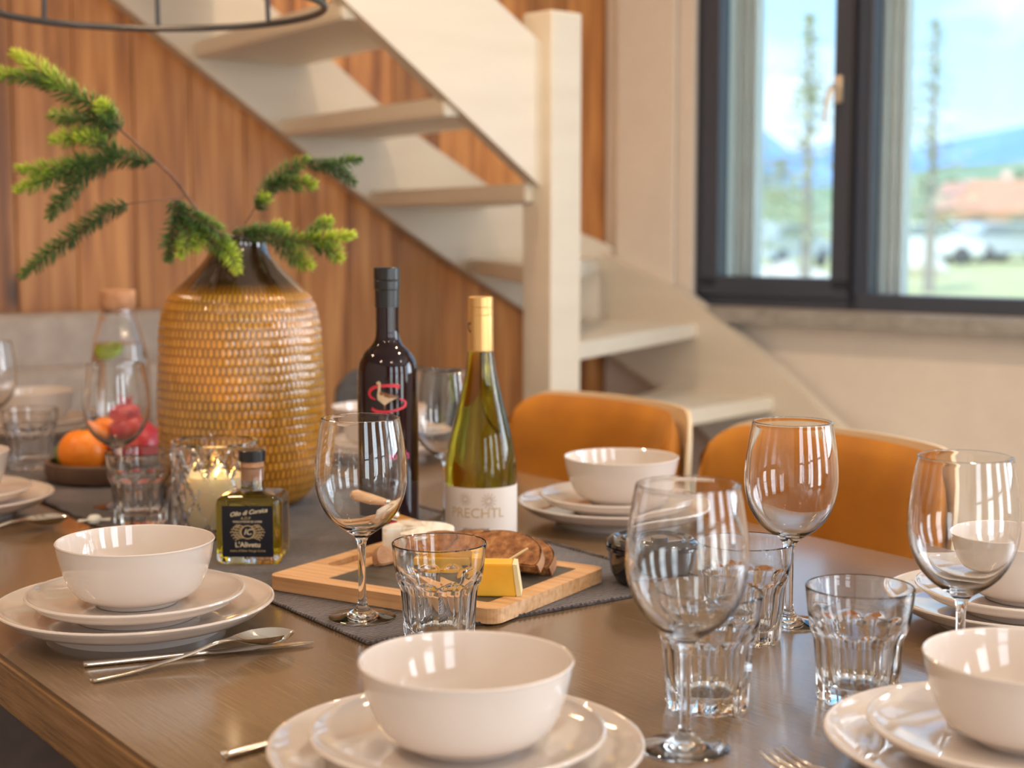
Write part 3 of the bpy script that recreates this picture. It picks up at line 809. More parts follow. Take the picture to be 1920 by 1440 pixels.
make_branch('tall spruce branch arching from the vase to the upper left',
 [([(470, 600, 0), (455, 500, .0), (425, 450, -.005), (382, 385, -.03), (345, 330, -.04), (300, 285, -.045), (248, 238, -.05)], .0032, .0018),
  ([(365, 362, -.035), (320, 368, -.05), (265, 376, -.06)], .0012, .0009)],
 [([(255, 240, -.05), (215, 205, -.05), (165, 178, -.052), (120, 145, -.05), (62, 105, -.045)], .021, .95),
  ([(140, 170, -.05), (95, 152, -.06), (22, 142, -.07)], .014, .95),
  ([(250, 238, -.05), (190, 250, -.055), (130, 262, -.06)], .017, .9),
  ([(235, 225, -.05), (175, 222, -.03), (115, 212, -.02)], .018, .55),
  ([(228, 222, -.05), (235, 212, -.07), (225, 195, -.08)], .016, 1.0),
  ([(310, 300, -.045), (250, 292, -.05), (190, 300, -.055), (120, 315, -.06), (68, 312, -.06)], .018, .75),
  ([(200, 300, -.055), (130, 330, -.065), (68, 350, -.07)], .015, .8),
  ([(240, 295, -.05), (185, 325, -.06), (155, 360, -.06), (122, 398, -.06)], .017, .30),
  ([(255, 292, -.05), (220, 265, -.06), (180, 255, -.07)], .016, .85),
  ([(265, 376, -.06), (225, 392, -.065), (180, 425, -.07), (130, 462, -.075), (76, 506, -.08)], .0165, .35)])
make_branch('short spruce branch drooping over the front of the vase neck',
 [([(465, 600, .0), (440, 480, -.005), (405, 430, -.05), (370, 395, -.07), (352, 368, -.075)], .0024, .0014)],
 [([(352, 368, -.075), (362, 400, -.085), (352, 440, -.095), (348, 475, -.10)], .016, .25),
  ([(375, 400, -.07), (400, 430, -.085), (395, 455, -.095)], .017, .9),
  ([(385, 400, -.06), (420, 440, -.08), (455, 465, -.09), (470, 495, -.095)], .017, .95),
  ([(362, 380, -.075), (390, 400, -.09), (425, 415, -.10), (455, 445, -.10)], .014, .5),
  ([(360, 400, -.08), (385, 430, -.10), (372, 468, -.11)], .015, .8)])
make_branch('spruce branch reaching right over the shoulder of the vase',
 [([(475, 600, .0), (468, 500, .005), (450, 460, -.005), (462, 442, -.03), (520, 442, -.04), (600, 445, -.045)], .0022, .0012)],
 [([(445, 436, -.03), (500, 430, -.035), (550, 440, -.04), (600, 445, -.045), (672, 432, -.05)], .017, .9),
  ([(525, 440, -.04), (560, 468, -.05), (596, 490, -.055)], .017, .85),
  ([(585, 445, -.045), (605, 425, -.04), (630, 405, -.04)], .015, .75),
  ([(600, 445, -.045), (635, 462, -.05), (650, 478, -.055)], .015, .95),
  ([(470, 436, -.035), (510, 425, -.02), (545, 418, -.01)], .015, .9)])
make_branch('small spruce sprig standing up to the right of the vase neck',
 [([(480, 600, .0), (470, 500, .01), (456, 460, .02), (452, 425, .03), (468, 395, .035), (482, 370, .04)], .0014, .0009)],
 [([(478, 376, .04), (505, 340, .04), (540, 312, .04), (575, 290, .04)], .0165, .35),
  ([(500, 345, .04), (540, 335, .035), (590, 338, .03)], .016, .75),
  ([(575, 300, .04), (620, 300, .045), (675, 290, .05)], .013, .25),
  ([(600, 302, .042), (635, 312, .045), (664, 334, .045)], .013, .2),
  ([(478, 385, .04), (488, 375, .035), (500, 360, .03)], .014, 1.0)])

# ================================================================== BOTTLES
def rotface(x, y):      # z rotation that turns local -y towards the camera
    return math.atan2(y, x) - PI/2
# red wine
RX, RY = -.1545, 1.913
rw = thing('wine_bottle', 'tall almost black red wine bottle with a bird and red ring print', 'wine bottle', (RX, RY, Z0), rotface(RX, RY))
rp = [(0, .004), (.030, .001), (.0345, 0), (.0372, .004), (.0378, .012)]
rp += [(.0378, .195)] + sprof([(.0378, .199), (.0377, .212), (.0371, .223), (.0353, .2325), (.0298, .2425), (.0210, .2515), (.0163, .259), (.0147, .268), (.0144, .285)], 4) + [(.0143, .345), (0, .345)]
obj('bottle_body', lathe(rp, 96), M['redglass'], rw, ang=.9)
bm = lathe([(0, .349), (.0150, .349), (.0160, .3478), (.0160, .334), (.0154, .333), (.0160, .332), (.0160, .322), (.0152, .321), (.0152, .300), (.0148, .300), (.0140, .302)], 64)
obj('screw_cap', bm, M['cap_black'], rw, ang=.5)
def cyl_map(R, z0, k=1.0, ac=0.0):
    """flat (x, y) artwork wrapped on a bottle of radius R, facing local -y"""
    def f(c):
        a = c.x/R*k + ac; q = R + c.z
        return Vector((q*math.sin(a), -q*math.cos(a), z0 + c.y))
    return f
def wrap_poly(poly, R, z0, lift, thick=.0003, n=None, ac=0.0):
    bm = bmesh.new(); add_prism(bm, poly, lift, lift+thick)
    # subdivide long edges so the patch follows the curve
    bmesh.ops.triangulate(bm, faces=[f for f in bm.faces if len(f.verts) > 4])
    for _ in range(4):
        es = [e for e in bm.edges if abs(e.verts[0].co.x-e.verts[1].co.x) > .004]
        if not es: break
        bmesh.ops.subdivide_edges(bm, edges=es, cuts=1)
    return map_bm(bm, cyl_map(R, z0, 1, ac))
def ribbon(bm, pts, widths, z0, z1):
    P = [Vector((a, b)) for a, b in pts]; Lf = []; Rt = []
    for i, q in enumerate(P):
        d = (P[min(i+1, len(P)-1)]-P[max(i-1, 0)]).normalized(); nn = Vector((-d.y, d.x)); w = widths[i] if isinstance(widths, list) else widths
        Lf.append(q+nn*w/2); Rt.append(q-nn*w/2)
    for i in range(len(P)-1):
        quad = [Lf[i], Lf[i+1], Rt[i+1], Rt[i]]
        add_prism(bm, [(q.x, q.y) for q in quad], z0, z1)
# red ring : open S shaped swirl, two brush strokes
ring = bmesh.new(); kq = .0000825
def stroke(pts, ws):
    P = spline([((x-376)*kq, (490-y)*kq) for x, y in pts], 6); n_ = len(P)
    ribbon(ring, [(q.x, q.y) for q in P], [interp([(i_/(len(ws)-1), w_) for i_, w_ in enumerate(ws)], i_/(n_-1)) for i_ in range(n_)], .0003, .0006)
stroke([(575, 318), (500, 300), (420, 298), (300, 302), (210, 322), (140, 362), (112, 420), (140, 475), (215, 505)], [.0052, .0044, .0038, .0034, .0038, .0040, .0036, .0030, .0012])
stroke([(565, 500), (630, 515), (672, 560), (655, 612), (580, 648), (460, 678), (330, 690), (220, 678), (150, 640)], [.0010, .0020, .0034, .0036, .0028, .0028, .0034, .0038, .0034])
map_bm(ring, cyl_map(.0378, .190, 1, -.05)); obj('ring_print', ring, M['ink_red'], rw, sm=False)
bird = bmesh.new()
add_prism(bird, [(-.0125, .0190), (-.0090, .0215), (-.0065, .0195), (-.0068, .0130), (-.0070, .0080), (-.0035, .0045), (.0040, .0015), (.0130, .0005), (.0060, -.0025), (.0010, -.0060), (-.0020, -.0085), (-.0050, -.0058), (-.0105, -.0015), (-.0112, .0040), (-.0102, .0100), (-.0095, .0165)], .0005, .0008)
map_bm(bird, cyl_map(.0378, .190, 1, -.05)); obj('bird_print', bird, M['bird_pale'], rw, sm=False)
bird = bmesh.new()
add_prism(bird, [(-.0085, .0075), (-.0050, .0085), (.0020, .0060), (.0135, .0030), (.0145, .0008), (.0050, .0005), (-.0020, .0022), (-.0075, .0045)], .0008, .0011)
add_prism(bird, [(-.0028, -.0082), (-.0012, -.0082), (-.0012, -.0135), (-.0024, -.0135)], .0005, .0008)
map_bm(bird, cyl_map(.0378, .190, 1, -.05)); obj('wing_print', bird, M['bird_brown'], rw, sm=False)
t_ = text_bm('sch', .0155, bold=.0003)
for v in t_.verts: v.co.z += .0003
obj('lettering', map_bm(t_, cyl_map(.0378, .1195, 1, .47)), M['ink_pink'], rw, sm=False)
obj('red_sticker', wrap_poly([(-.0105, -.0035), (.0105, -.0035), (.0105, .0035), (-.0105, .0035)], .0378, .0345, .0002, ac=.30), M['ink_red'], rw, sm=False)

# white wine
WX, WY = -.0395, 1.949
ww = thing('wine_bottle', 'olive green white wine bottle with gold capsule and off-white label', 'wine bottle', (WX, WY, Z0+.0006), rotface(WX, WY))
wp = [(0, .012), (.020, .008), (.036, .001), (.040, 0), (.0445, .004), (.0455, .012), (.0455, .080)] + sprof([(.0455, .084), (.0450, .098), (.0430, .1135), (.0403, .130), (.0366, .146), (.0277, .1795), (.0203, .213), (.0160, .243), (.0152, .262), (.0149, .285)], 4) + [(.0148, .300), (0, .300)]
obj('bottle_body', lathe(wp, 96), M['greenglass'], ww, ang=.9)
bm = lathe([(0, .3105), (.0150, .3105), (.0158, .3095), (.0158, .298), (.0152, .2975), (.0158, .297), (.0158, .288), (.0153, .2875), (.0157, .287), (.0160, .280), (.0162, .243), (.0166, .2425), (.0160, .2415)], 64)
obj('gold_capsule', bm, M['gold'], ww, ang=.5)
bm = bmesh.new(); nA = 40; amax = 1.62; lows = []; ups = []
for k in range(nA+1):
    a = -amax+2*amax*k/nA
    lows.append([bm.verts.new((q*math.sin(a), -q*math.cos(a), .0095)) for q in (.0456, .0460)])
    ups.append([bm.verts.new((q*math.sin(a), -q*math.cos(a), .0735)) for q in (.0456, .0460)])
for k in range(nA):
    A, B, C_, D_ = lows[k], lows[k+1], ups[k], ups[k+1]
    bm.faces.new((A[1], B[1], D_[1], C_[1])); bm.faces.new((A[0], C_[0], D_[0], B[0]))
    bm.faces.new((A[0], B[0], B[1], A[1])); bm.faces.new((C_[0], C_[1], D_[1], D_[0]))
obj('paper_label', bm, M['label_w'], ww, ang=.6)
t_ = text_bm('PRECHTL', .0175)
for v in t_.verts: v.co.z += .0003
obj('lettering', map_bm(t_, cyl_map(.0460, .0415, 1, -.12)), M['ink_gold'], ww, sm=False)
# the line of small print is too fine to read: short strokes
t_ = bmesh.new(); rp_ = random.Random(9); xq = -.0160
while xq < .0150:
    wq = rp_.uniform(.0010, .0026); hq = rp_.uniform(.0010, .0018)
    if abs(xq+.004) > .0012: add_prism(t_, [(xq, -hq), (xq+wq, -hq), (xq+wq, hq), (xq, hq)], .0003, .0005)
    xq += wq+.0007
obj('small_print', map_bm(t_, cyl_map(.0460, .0215, 1, -.15)), M['ink_grey'], ww, sm=False)
# embossed rosettes above the name
bm = bmesh.new()
for cx, cy, R_ in ((-.018, .0595, .0085), (.012, .0575, .0100)):
    for k in range(12):
        a = 2*PI*k/12; pts = [(cx+math.cos(a)*R_*q+math.sin(a)*R_*.12*math.sin(q*6), cy+math.sin(a)*R_*q) for q in (.25, .5, .75, 1.0)]
        ribbon(bm, pts, R_*.10, .0003, .0005)
map_bm(bm, cyl_map(.0460, 0, 1, -.05)); obj('floral_print', bm, M['ink_dim'], ww, sm=False)
bm = bmesh.new(); ribbon(bm, [(-.0015, .006), (-.0035, .001), (.0, -.004), (.003, -.0055)], .0022, .0003, .0005); ribbon(bm, [(.003, .006), (-.002, .004)], .0020, .0003, .0005)
map_bm(bm, cyl_map(.0160, .272, 1, -1.05)); obj('capsule_print', bm, M['cap_black'], ww, sm=False)

# olive oil bottle
OX, OY = -.311, 1.832
oil = thing('oil_bottle', 'small square glass bottle of olive oil with a black label', 'bottle', (OX, OY, Z0+.0024), rotface(OX, OY) - .17)
def rsq(r, z, a, n_=9.0):
    c, s = abs(math.cos(a)), abs(math.sin(a)); k = (c**n_+s**n_)**(-1/n_); return r*k
def sq_lathe(prof, seg=96, n_=9.0, half=.5):
    bm = bmesh.new(); add_lathe(bm, prof, seg, rf=lambda r, z, a: rsq(r, z, a+0, n_ if r > .02 else 2.0)); return bm
glassp = [(0, .002), (.030, .0015), (.036, .0), (.0385, .003), (.0388, .010), (.0390, .070), (.0380, .0755), (.034, .0790), (.022, .0815), (.0150, .0835), (.0138, .088), (.0138, .110)]
glassi = [(.0115, .110), (.0115, .088), (.0135, .0815), (.022, .0775), (.031, .0755), (.0345, .071), (.0345, .014), (.031, .0095), (0, .009)]
obj('glass_body', sq_lathe(glassp[:-1]+[(.0138, .109), (.0130, .110), (0, .110)]), M['glass'], oil, ang=.7)
oi = [(0, .0092), (.0308, .0097), (.0341, .0142), (.0342, .0690), (.030, .0720), (0, .0722)]
obj('olive_oil', sq_lathe(oi), M['oil'], oil, ang=.7)
obj('cork_stopper', lathe([(0, .1102), (.0112, .1102), (.0136, .111), (.0140, .1195), (0, .1195)], 48), M['cork'], oil, ang=.5)
obj('cork_plug', lathe([(0, .0945), (.0106, .0945), (.0110, .1090), (0, .1090)], 40), M['cork'], oil, ang=.5)
obj('cap', lathe([(0, .1310), (.0150, .1310), (.0160, .1300), (.0160, .1180), (.0150, .1175), (0, .1175)], 48), M['cap_black'], oil, ang=.5)
LBY = -.0394
obj('black_label', box((0, LBY, .0395), (.0600, .0006, .0610)), M['label_k'], oil, sm=False)
def on_label(z0):
    return lambda c: Vector((c.x, LBY-.0003-c.z, z0+c.y))
def put_text(s, size, z0, mat, shear=0, bold=0, x=0, name='lettering', rot=0):
    t_ = text_bm(s, size, shear, bold)
    for v in t_.verts:
        v.co.z += .0002; c, s_ = math.cos(rot), math.sin(rot); v.co.x, v.co.y = v.co.x*c-v.co.y*s_ + x, v.co.x*s_+v.co.y*c
    obj(name, map_bm(t_, on_label(z0)), mat, oil, sm=False)
put_text('Olio di Corsica', .0072, .0622, M['ink_pale'], shear=.5, bold=.00018, rot=.13, x=.001)
put_text('A.O.P', .0048, .0552, M['ink_gold'], x=-.002)
put_text("HUILE D'OLIVE DE CORSE", .0030, .0512, M['ink_pale'], bold=.00008)
put_text("L'Alivetu", .0085, .0236, M['ink_pale'], bold=.0002)
put_text("Huile d'Olive Vierge Corse", .0038, .0165, M['ink_gold'])
put_text("IC", .0100, .0388, M['ink_pale'], shear=.3, bold=.0001)
bm = bmesh.new()
ribbon(bm, [(.0078*math.cos(2*PI*k/40), .0078*math.sin(2*PI*k/40)) for k in range(41)], .0010, .0002, .0004)
rnd = random.Random(3)
for sx in (-1, 1):
    for k in range(7):
        a = math.radians(-54+18*k); x0_, y0_ = .0082*math.cos(a), .0082*math.sin(a)
        ln = .0130 - .0022*abs(math.sin(a)); P_ = lambda q: (sx*(x0_+ln*q*(.95-.1*abs(math.sin(a)))), y0_+ln*q*math.sin(a)*.22+.0005*math.sin(q*5+k))
        ribbon(bm, [P_(q) for q in (0, .33, .66, 1)], [.0011, .0008, .0006, .0004], .0002, .0004)
        for q, sg in ((.35, 1), (.5, -1), (.65, 1), (.85, -1)):
            bx, by = P_(q)
            ribbon(bm, [(bx, by), (bx+sx*.0016, by+sg*.0012)], [.0005, .0008], .0002, .0004)
map_bm(bm, on_label(.0388)); obj('tree_emblem', bm, M['ink_gold'], oil, sm=False)

# ================================================================== CANDLE HOLDER + CANDLE
CX, CY = -.385, 1.984
hold = tag(obj('candle_holder', (lambda: (lambda bm: (add_lathe(bm,
    [(0, .0015), (.050, 0), (.0548, .003)] + [(.0560, .003+.0025*k) for k in range(1, 46)] + [(.0562, .1175), (.0550, .1215), (.0520, .1215), (.0500, .118)] + [(.0495, .10), (.0495, .03), (.0470, .014), (.040, .011), (0, .011)], 180,
    rf=lambda r, z, a: r - (.0036*max(0, 1-min(abs(((a*12/PI/2*1+z/.052) % 1)-.5), abs(((a*12/PI/2*1-z/.052) % 1)-.5))*9) if (r > .0555 and .008 < z < .108) else 0)), bm)[1])(bmesh.new()))(), M['glass'], loc=(CX, CY, Z0+.0022), ang=.35),
    'crystal cut glass candle holder between the vase and the oil bottle', 'candle holder')
cnd = thing('candle', 'burning cream pillar candle inside the cut glass holder', 'candle', (CX, CY, Z0+.0022+.0113))
obj('wax', lathe([(0, 0), (.0370, 0), (.0385, .002), (.0385, .062), (.0370, .0650), (.033, .0640), (.020, .056), (0, .0545)], 48), M['wax'], cnd, ang=.7)
obj('wick', tube([(0, 0, .052), (0, 0, .061), (.001, 0, .064)], .0008, 6), M['wick'], cnd)
obj('flame', lathe([(0, .062)] + sprof([(.0022, .064), (.0046, .069), (.0042, .076), (.0020, .083), (.0004, .088)], 3) + [(0, .089)], 20), M['flame'], cnd)
light('candle_glow', 'POINT', (CX, CY, Z0+.0135+.072), 1.5, (1, .60, .22), shadow_soft_size=.006)

# ================================================================== CARAFE
KX, KY = -.722, 2.83
car = thing('carafe', 'clear glass water carafe with cork stopper and lime slice', 'carafe', (KX, KY, Z0))
co = [(0, .002), (.045, 0), (.0535, .004), (.0555, .012)] + sprof([(.0555, .02), (.0555, .120), (.0540, .145), (.0495, .170), (.0435, .195), (.0375, .215), (.0325, .235), (.0305, .25)], 4)
ci = [(.0290, .25)] + sprof([(.0300, .236), (.0355, .214), (.0415, .194), (.0475, .169), (.0520, .145), (.0535, .120), (.0535, .02)], 4) + [(.050, .010), (0, .008)]
obj('glass_body', lathe(co+ci, 64), M['glass'], car, ang=.8)
obj('water', lathe([(0, .0084), (.0497, .0104), (.0531, .020), (.0531, .120), (.0516, .144), (.0471, .169), (.0430, .1855), (0, .1855)], 64), M['water'], car, ang=.8)
obj('cork_stopper', lathe([(0, .240), (.0260, .240), (.0284, .246), (.0325, .256), (.0335, .280), (.0320, .2835), (0, .2835)], 48), M['cork'], car, ang=.6)
bm = lathe([(0, -.004), (.021, -.004), (.023, 0), (.021, .004), (0, .004)], 32)
sl = obj('lime_slice', bm, M['limeslice'], car, loc=(-.012, -.012, .172)); sl.rotation_euler = (.6, -.25, 0)

# ================================================================== FRUIT TRAY
TX, TY = -.640, 2.425
tag(obj('fruit_tray', lathe([(0, .001), (.085, 0), (.094, .004), (.0975, .014), (.0965, .030), (.093, .032), (.0895, .030), (.088, .016), (.082, .012), (0, .0115)], 96), M['tray'], loc=(TX, TY, Z0+.0022), ang=.7),
    'round dark wooden tray with low rim, holding the fruit', 'tray')
FZ = Z0+.0022+.0117
def fruit(name, r, x, y, z, mat, label, cat, sq_=.93, crown=False):
    prof = []
    for k in range(25):
        th = -PI/2+PI*k/24; rr = r*math.cos(th); zz = r*sq_*math.sin(th)
        if k > 20: zz -= r*.06*(k-20)/4
        prof.append((max(0, rr) if 0 < k < 24 else 0, zz))
    root = obj(name, lathe(prof, 40), mat, loc=(x, y, z+r*sq_), ang=None); tag(root, label, cat)
    if crown:
        bm = bmesh.new()
        for k in range(6):
            a = PI*k/3; add_prism(bm, [(-.005, 0), (.005, 0), (.0, .016)], -.0008, .0008, lambda X, Y, Z_: Matrix.Rotation(a, 3, 'Z') @ Vector((X, .008+Z_+Y*.35, r*sq_*.92+Y)))
        obj('crown', bm, mat, root, sm=False)
    else:
        obj('stem_end', lathe([(0, r*sq_*.93), (.003, r*sq_*.93), (.0035, r*sq_*.965), (0, r*sq_*.975)], 10), M['lime'], root)
    return root
fruit('orange', .0385, TX-.028, TY-.040, FZ, M['orange'], 'orange at the front of the fruit tray', 'orange')
fruit('orange', .0330, TX-.012, TY+.038, FZ+.012, M['orange'], 'second orange at the back of the fruit tray, seen through the wine glass', 'orange')
fruit('pomegranate', .0440, TX+.046, TY-.012, FZ, M['pome'], 'red pomegranate on the right of the fruit tray beside the vase', 'pomegranate', .95, True)
lm = fruit('lime', .022, TX-.066, TY+.014, FZ, M['lime'], 'green lime at the left of the fruit tray behind the orange', 'lime', 1.1)
fruit('pomegranate', .0330, TX+.020, TY+.052, FZ+.040, M['pome'], 'red fruit lying on top at the back of the tray', 'pomegranate', .93, True)

# ================================================================== BLACK POT
PX_, PY_ = .158, 1.706
pot = thing('lidded_pot', 'small round black stoneware pot with lid, on the end of the runner', 'pot', (PX_, PY_, Z0+.0024))
obj('pot_body', lathe([(0, .002), (.036, 0), (.042, .003), (.0475, .014), (.0498, .028), (.0502, .036), (.0530, .038), (.0530, .042), (.046, .042), (.044, .030), (.040, .010), (0, .008)], 80), M['pot'], pot, ang=.6)
obj('lid', lathe([(0, .0425), (.050, .0425), (.0530, .0432), (.0525, .047), (.048, .0505), (.044, .0515), (.0405, .0495), (.036, .0495), (.0335, .0515), (.030, .0500), (.014, .0500), (.012, .0525), (0, .0530)], 80), M['pot'], pot, ang=.5)

# ================================================================== CHEESE BOARD AND FOOD
BA = math.atan2(-.527, .85)
BC = Vector((-.082, 1.690, Z0+.0024)); BL, BW, BT = .298, .232, .0155
def bd(x, y, z=0):
    c, s = math.cos(BA), math.sin(BA); return Vector((BC.x + x*c - y*s, BC.y + x*s + y*c, BC.z + BT + z))
board = thing('cheese_board', 'light wooden serving board with dark slate inlay and slot handle', 'board', BC, BA)
def rrect(x0, x1, y0, y1, r, n=6, rev=False):
    P = []
    for cx, cy, a0 in ((x1-r, y1-r, 0), (x0+r, y1-r, 90), (x0+r, y0+r, 180), (x1-r, y0+r, 270)):
        for k in range(n+1):
            a = math.radians(a0+90*k/n); P.append((cx+r*math.cos(a), cy+r*math.sin(a)))
    return P[::-1] if rev else P
def plate_with_hole(outer, holes, z0, z1):
    """extruded outline with holes, via triangle fill"""
    bm = bmesh.new(); loops = []
    for L_ in [outer]+holes:
        vs_ = [bm.verts.new((x, y, z1)) for x, y in L_]
        es = [bm.edges.new((vs_[i], vs_[(i+1) % len(vs_)])) for i in range(len(vs_))]; loops.append((vs_, es))
    bmesh.ops.triangle_fill(bm, use_beauty=True, edges=[e for l in loops for e in l[1]])
    r_ = bmesh.ops.extrude_face_region(bm, geom=list(bm.faces))
    for v in [g for g in r_['geom'] if isinstance(g, bmesh.types.BMVert)]: v.co.z = z0
    return bm
ox0, ox1, oy0, oy1 = -BL/2, BL/2, -BW/2, BW/2
sx0, sx1, sy0, sy1 = -BL/2+.066, BL/2-.024, -BW/2+.024, BW/2-.024
slot = rrect(-BL/2+.020, -BL/2+.040, -.040, .040, .0099)
obj('wooden_frame', plate_with_hole(rrect(ox0, ox1, oy0, oy1, .014), [slot], 0, BT-.004), M['wood_light'], board, sm=False)
obj('wooden_frame_top', plate_with_hole(rrect(ox0, ox1, oy0, oy1, .014), [slot, rrect(sx0, sx1, sy0, sy1, .003)], BT-.004, BT), M['wood_light'], board, sm=False)
obj('slate_inlay', prism(rrect(sx0+.0004, sx1-.0004, sy0+.0004, sy1-.0004, .003), BT-.004, BT-.0008), M['slate'], board, sm=False)

# camembert, one wedge cut out towards the left
cm = bmesh.new(); R_, H_ = .042, .031
a0, a1 = math.radians(197), math.radians(238); n = 48; A = []
outl = [(0, 0)] + [(R_*math.cos(a1+(2*PI-(a1-a0))*k/n), R_*math.sin(a1+(2*PI-(a1-a0))*k/n)) for k in range(n+1)]
add_prism(cm, outl, 0, H_)
bmesh.ops.bevel(cm, geom=[e for e in cm.edges if abs(e.verts[0].co.z-e.verts[1].co.z) < 1e-6 and e.verts[0].co.xy.length > .03 and e.verts[1].co.xy.length > .03], offset=.005, segments=3, affect='EDGES')
CMP = bd(-.072, .064, -.0004)
tag(obj('camembert', cm, M['camem'], loc=CMP, ang=.7, rotz=0), 'round white camembert with a wedge cut out, at the back of the cheese board', 'cheese')
wd = bmesh.new(); add_prism(wd, [(0, 0), (.040, -.012), (.041, 0), (.040, .012)], 0, .030); bmesh.ops.bevel(wd, geom=list(wd.edges), offset=.002, segments=2, affect='EDGES')
# cheese knife: blade pushed into the camembert, handle up to the left
kn = thing('cheese_knife', 'small cheese knife with wooden handle stuck into the camembert', 'knife', (CMP.x, CMP.y, CMP.z))
kd = Vector((-.052, -.016, .022)).normalized(); k0 = Vector((.018, .012, H_-.004))
bm = bmesh.new()
kb = k0 + kd*.052
add_prism(bm, [(0, -.006), (.02, -.0085), (.045, -.0065), (.052, -.003), (.052, .003), (.02, .004)], -.0006, .0006,
          lambda X, Y, Z_: k0 + kd*X + Vector((kd.y, -kd.x, 0)).normalized()*Z_ + kd.cross(Vector((kd.y, -kd.x, 0)).normalized())*(-Y))
obj('blade', bm, M['steel'], kn, sm=False)
obj('handle', tube([kb, kb+kd*.006, kb+kd*.010, kb+kd*.032, kb+kd*.050, kb+kd*.056], [.0045, .0062, .0068, .0085, .0082, .0040], 16), M['wood_light'], kn)
obj('ferrule', tube([kb-kd*.004, kb+kd*.004], [.0056, .0066], 16), M['steel'], kn)

# bread slices : half oval, crust outside, leaning back against each other
def slice_of(w, h, th):
    root = None; bm = bmesh.new(); P = []
    for k in range(25):
        a = PI*k/24; P.append((w/2*math.cos(a), h*math.sin(a)**.8))
    P.append((-w/2+.004, -.002)); P.append((w/2-.004, -.002))
    add_prism(bm, P, -th/2, th/2, lambda x, y, z: Vector((x, z, y)))
    bmesh.ops.bevel(bm, geom=list(bm.edges), offset=.0015, segments=2, affect='EDGES')
    return bm
def crust_of(w, h, th):
    bm = bmesh.new()
    for k in range(24):
        a, b = PI*k/24, PI*(k+1)/24
        q = []
        for an in (a, b):
            for sc_ in (1.0, 1.035): q.append((w/2*math.cos(an)*sc_, (h*math.sin(an)**.8)*sc_))
        add_prism(bm, [q[0], q[1], q[3], q[2]], -th/2+.0003, th/2-.0003, lambda x, y, z: Vector((x, z, y)))
    bmesh.ops.remove_doubles(bm, verts=bm.verts, dist=1e-5)
    return bm
first = None
for i, (x, y, w, h, rz, lean, z, lab) in enumerate([
    (.012, .054, .104, .042, -.20, -.95, .003, 'crusty brown bread slice furthest back on the board, touching the camembert'),
    (.064, .044, .104, .046, -.50, -1.05, .004, 'crusty brown bread slice at the back right of the stack'),
    (.060, .018, .112, .046, -.50, -1.00, .012, 'largest crusty brown bread slice leaning on the stack, behind the toothpick'),
    (-.018, .030, .090, .040, -.10, -.90, .003, 'crusty brown bread slice seen through the tumbler')]):
    q = bd(x, y, z)
    s = obj('bread_slice', slice_of(w, h, .012), M['bread'], loc=q, ang=.6); obj('crust', crust_of(w, h, .012), M['crust'], s, ang=.6)
    s.rotation_euler = (lean+.0, 0, rz)
    s.rotation_euler = (lean, .0, rz); tag(s, lab, 'bread', 'brown bread slices on the cheese board')
# cheese block with rind, and batons
cb = thing('cheese_wedge', 'orange yellow wedge of hard cheese with pale rind, at the front corner of the board', 'cheese', bd(.110, -.056, -.0002), BA+.50)
bm = bmesh.new(); add_prism(bm, [(-.022, 0), (.0235, 0), (.019, .034), (-.019, .034)], -.013, .017, lambda x, y, z: Vector((x, z, y))); bmesh.ops.bevel(bm, geom=list(bm.edges), offset=.0012, segments=2, affect='EDGES')
obj('cheese_body', bm, M['gouda'], cb, sm=False)
bm = bmesh.new(); add_prism(bm, [(.0236, 0), (.0285, .001), (.0235, .0335), (.0192, .034)], -.0125, .0165, lambda x, y, z: Vector((x, z, y)))
obj('rind', bm, M['rind'], cb, sm=False)
for i, (x, y, z, rz, lab) in enumerate([
    (.024, -.026, 0, .10, 'long yellow cheese stick lying on the slate, front one of three behind the tumbler'),
    (.034, -.006, 0, .22, 'yellow cheese stick lying on the slate, rear one behind the tumbler'),
    (.030, -.016, .0132, .0, 'yellow cheese stick resting across the two others behind the tumbler')]):
    bm = box((0, 0, .0065), (.070, .013, .013), bev=.0012)
    tag(obj('cheese_stick', bm, M['gouda'], loc=bd(x, y, z-.0006), rotz=BA+.45+rz*.6, sm=False), lab, 'cheese', 'cheese sticks on the slate')
bm = slice_of(.026, .020, .010); s = obj('bread_crust', bm, M['crust'], loc=bd(-.070, -.004, .0005), ang=.6); s.rotation_euler = (-.5, 0, .8)
tag(s, 'small broken piece of bread crust left of the tumbler on the board', 'bread')
tp0, tp1 = bd(.072, -.028, .006), bd(.120, -.006, .040)
tag(obj('toothpick', tube([tp0, tp0.lerp(tp1, .1), tp0.lerp(tp1, .9), tp1], [.0004, .0013, .0013, .0010], 8), M['rind']), 'pale wooden toothpick propped against the largest bread slice', 'toothpick')

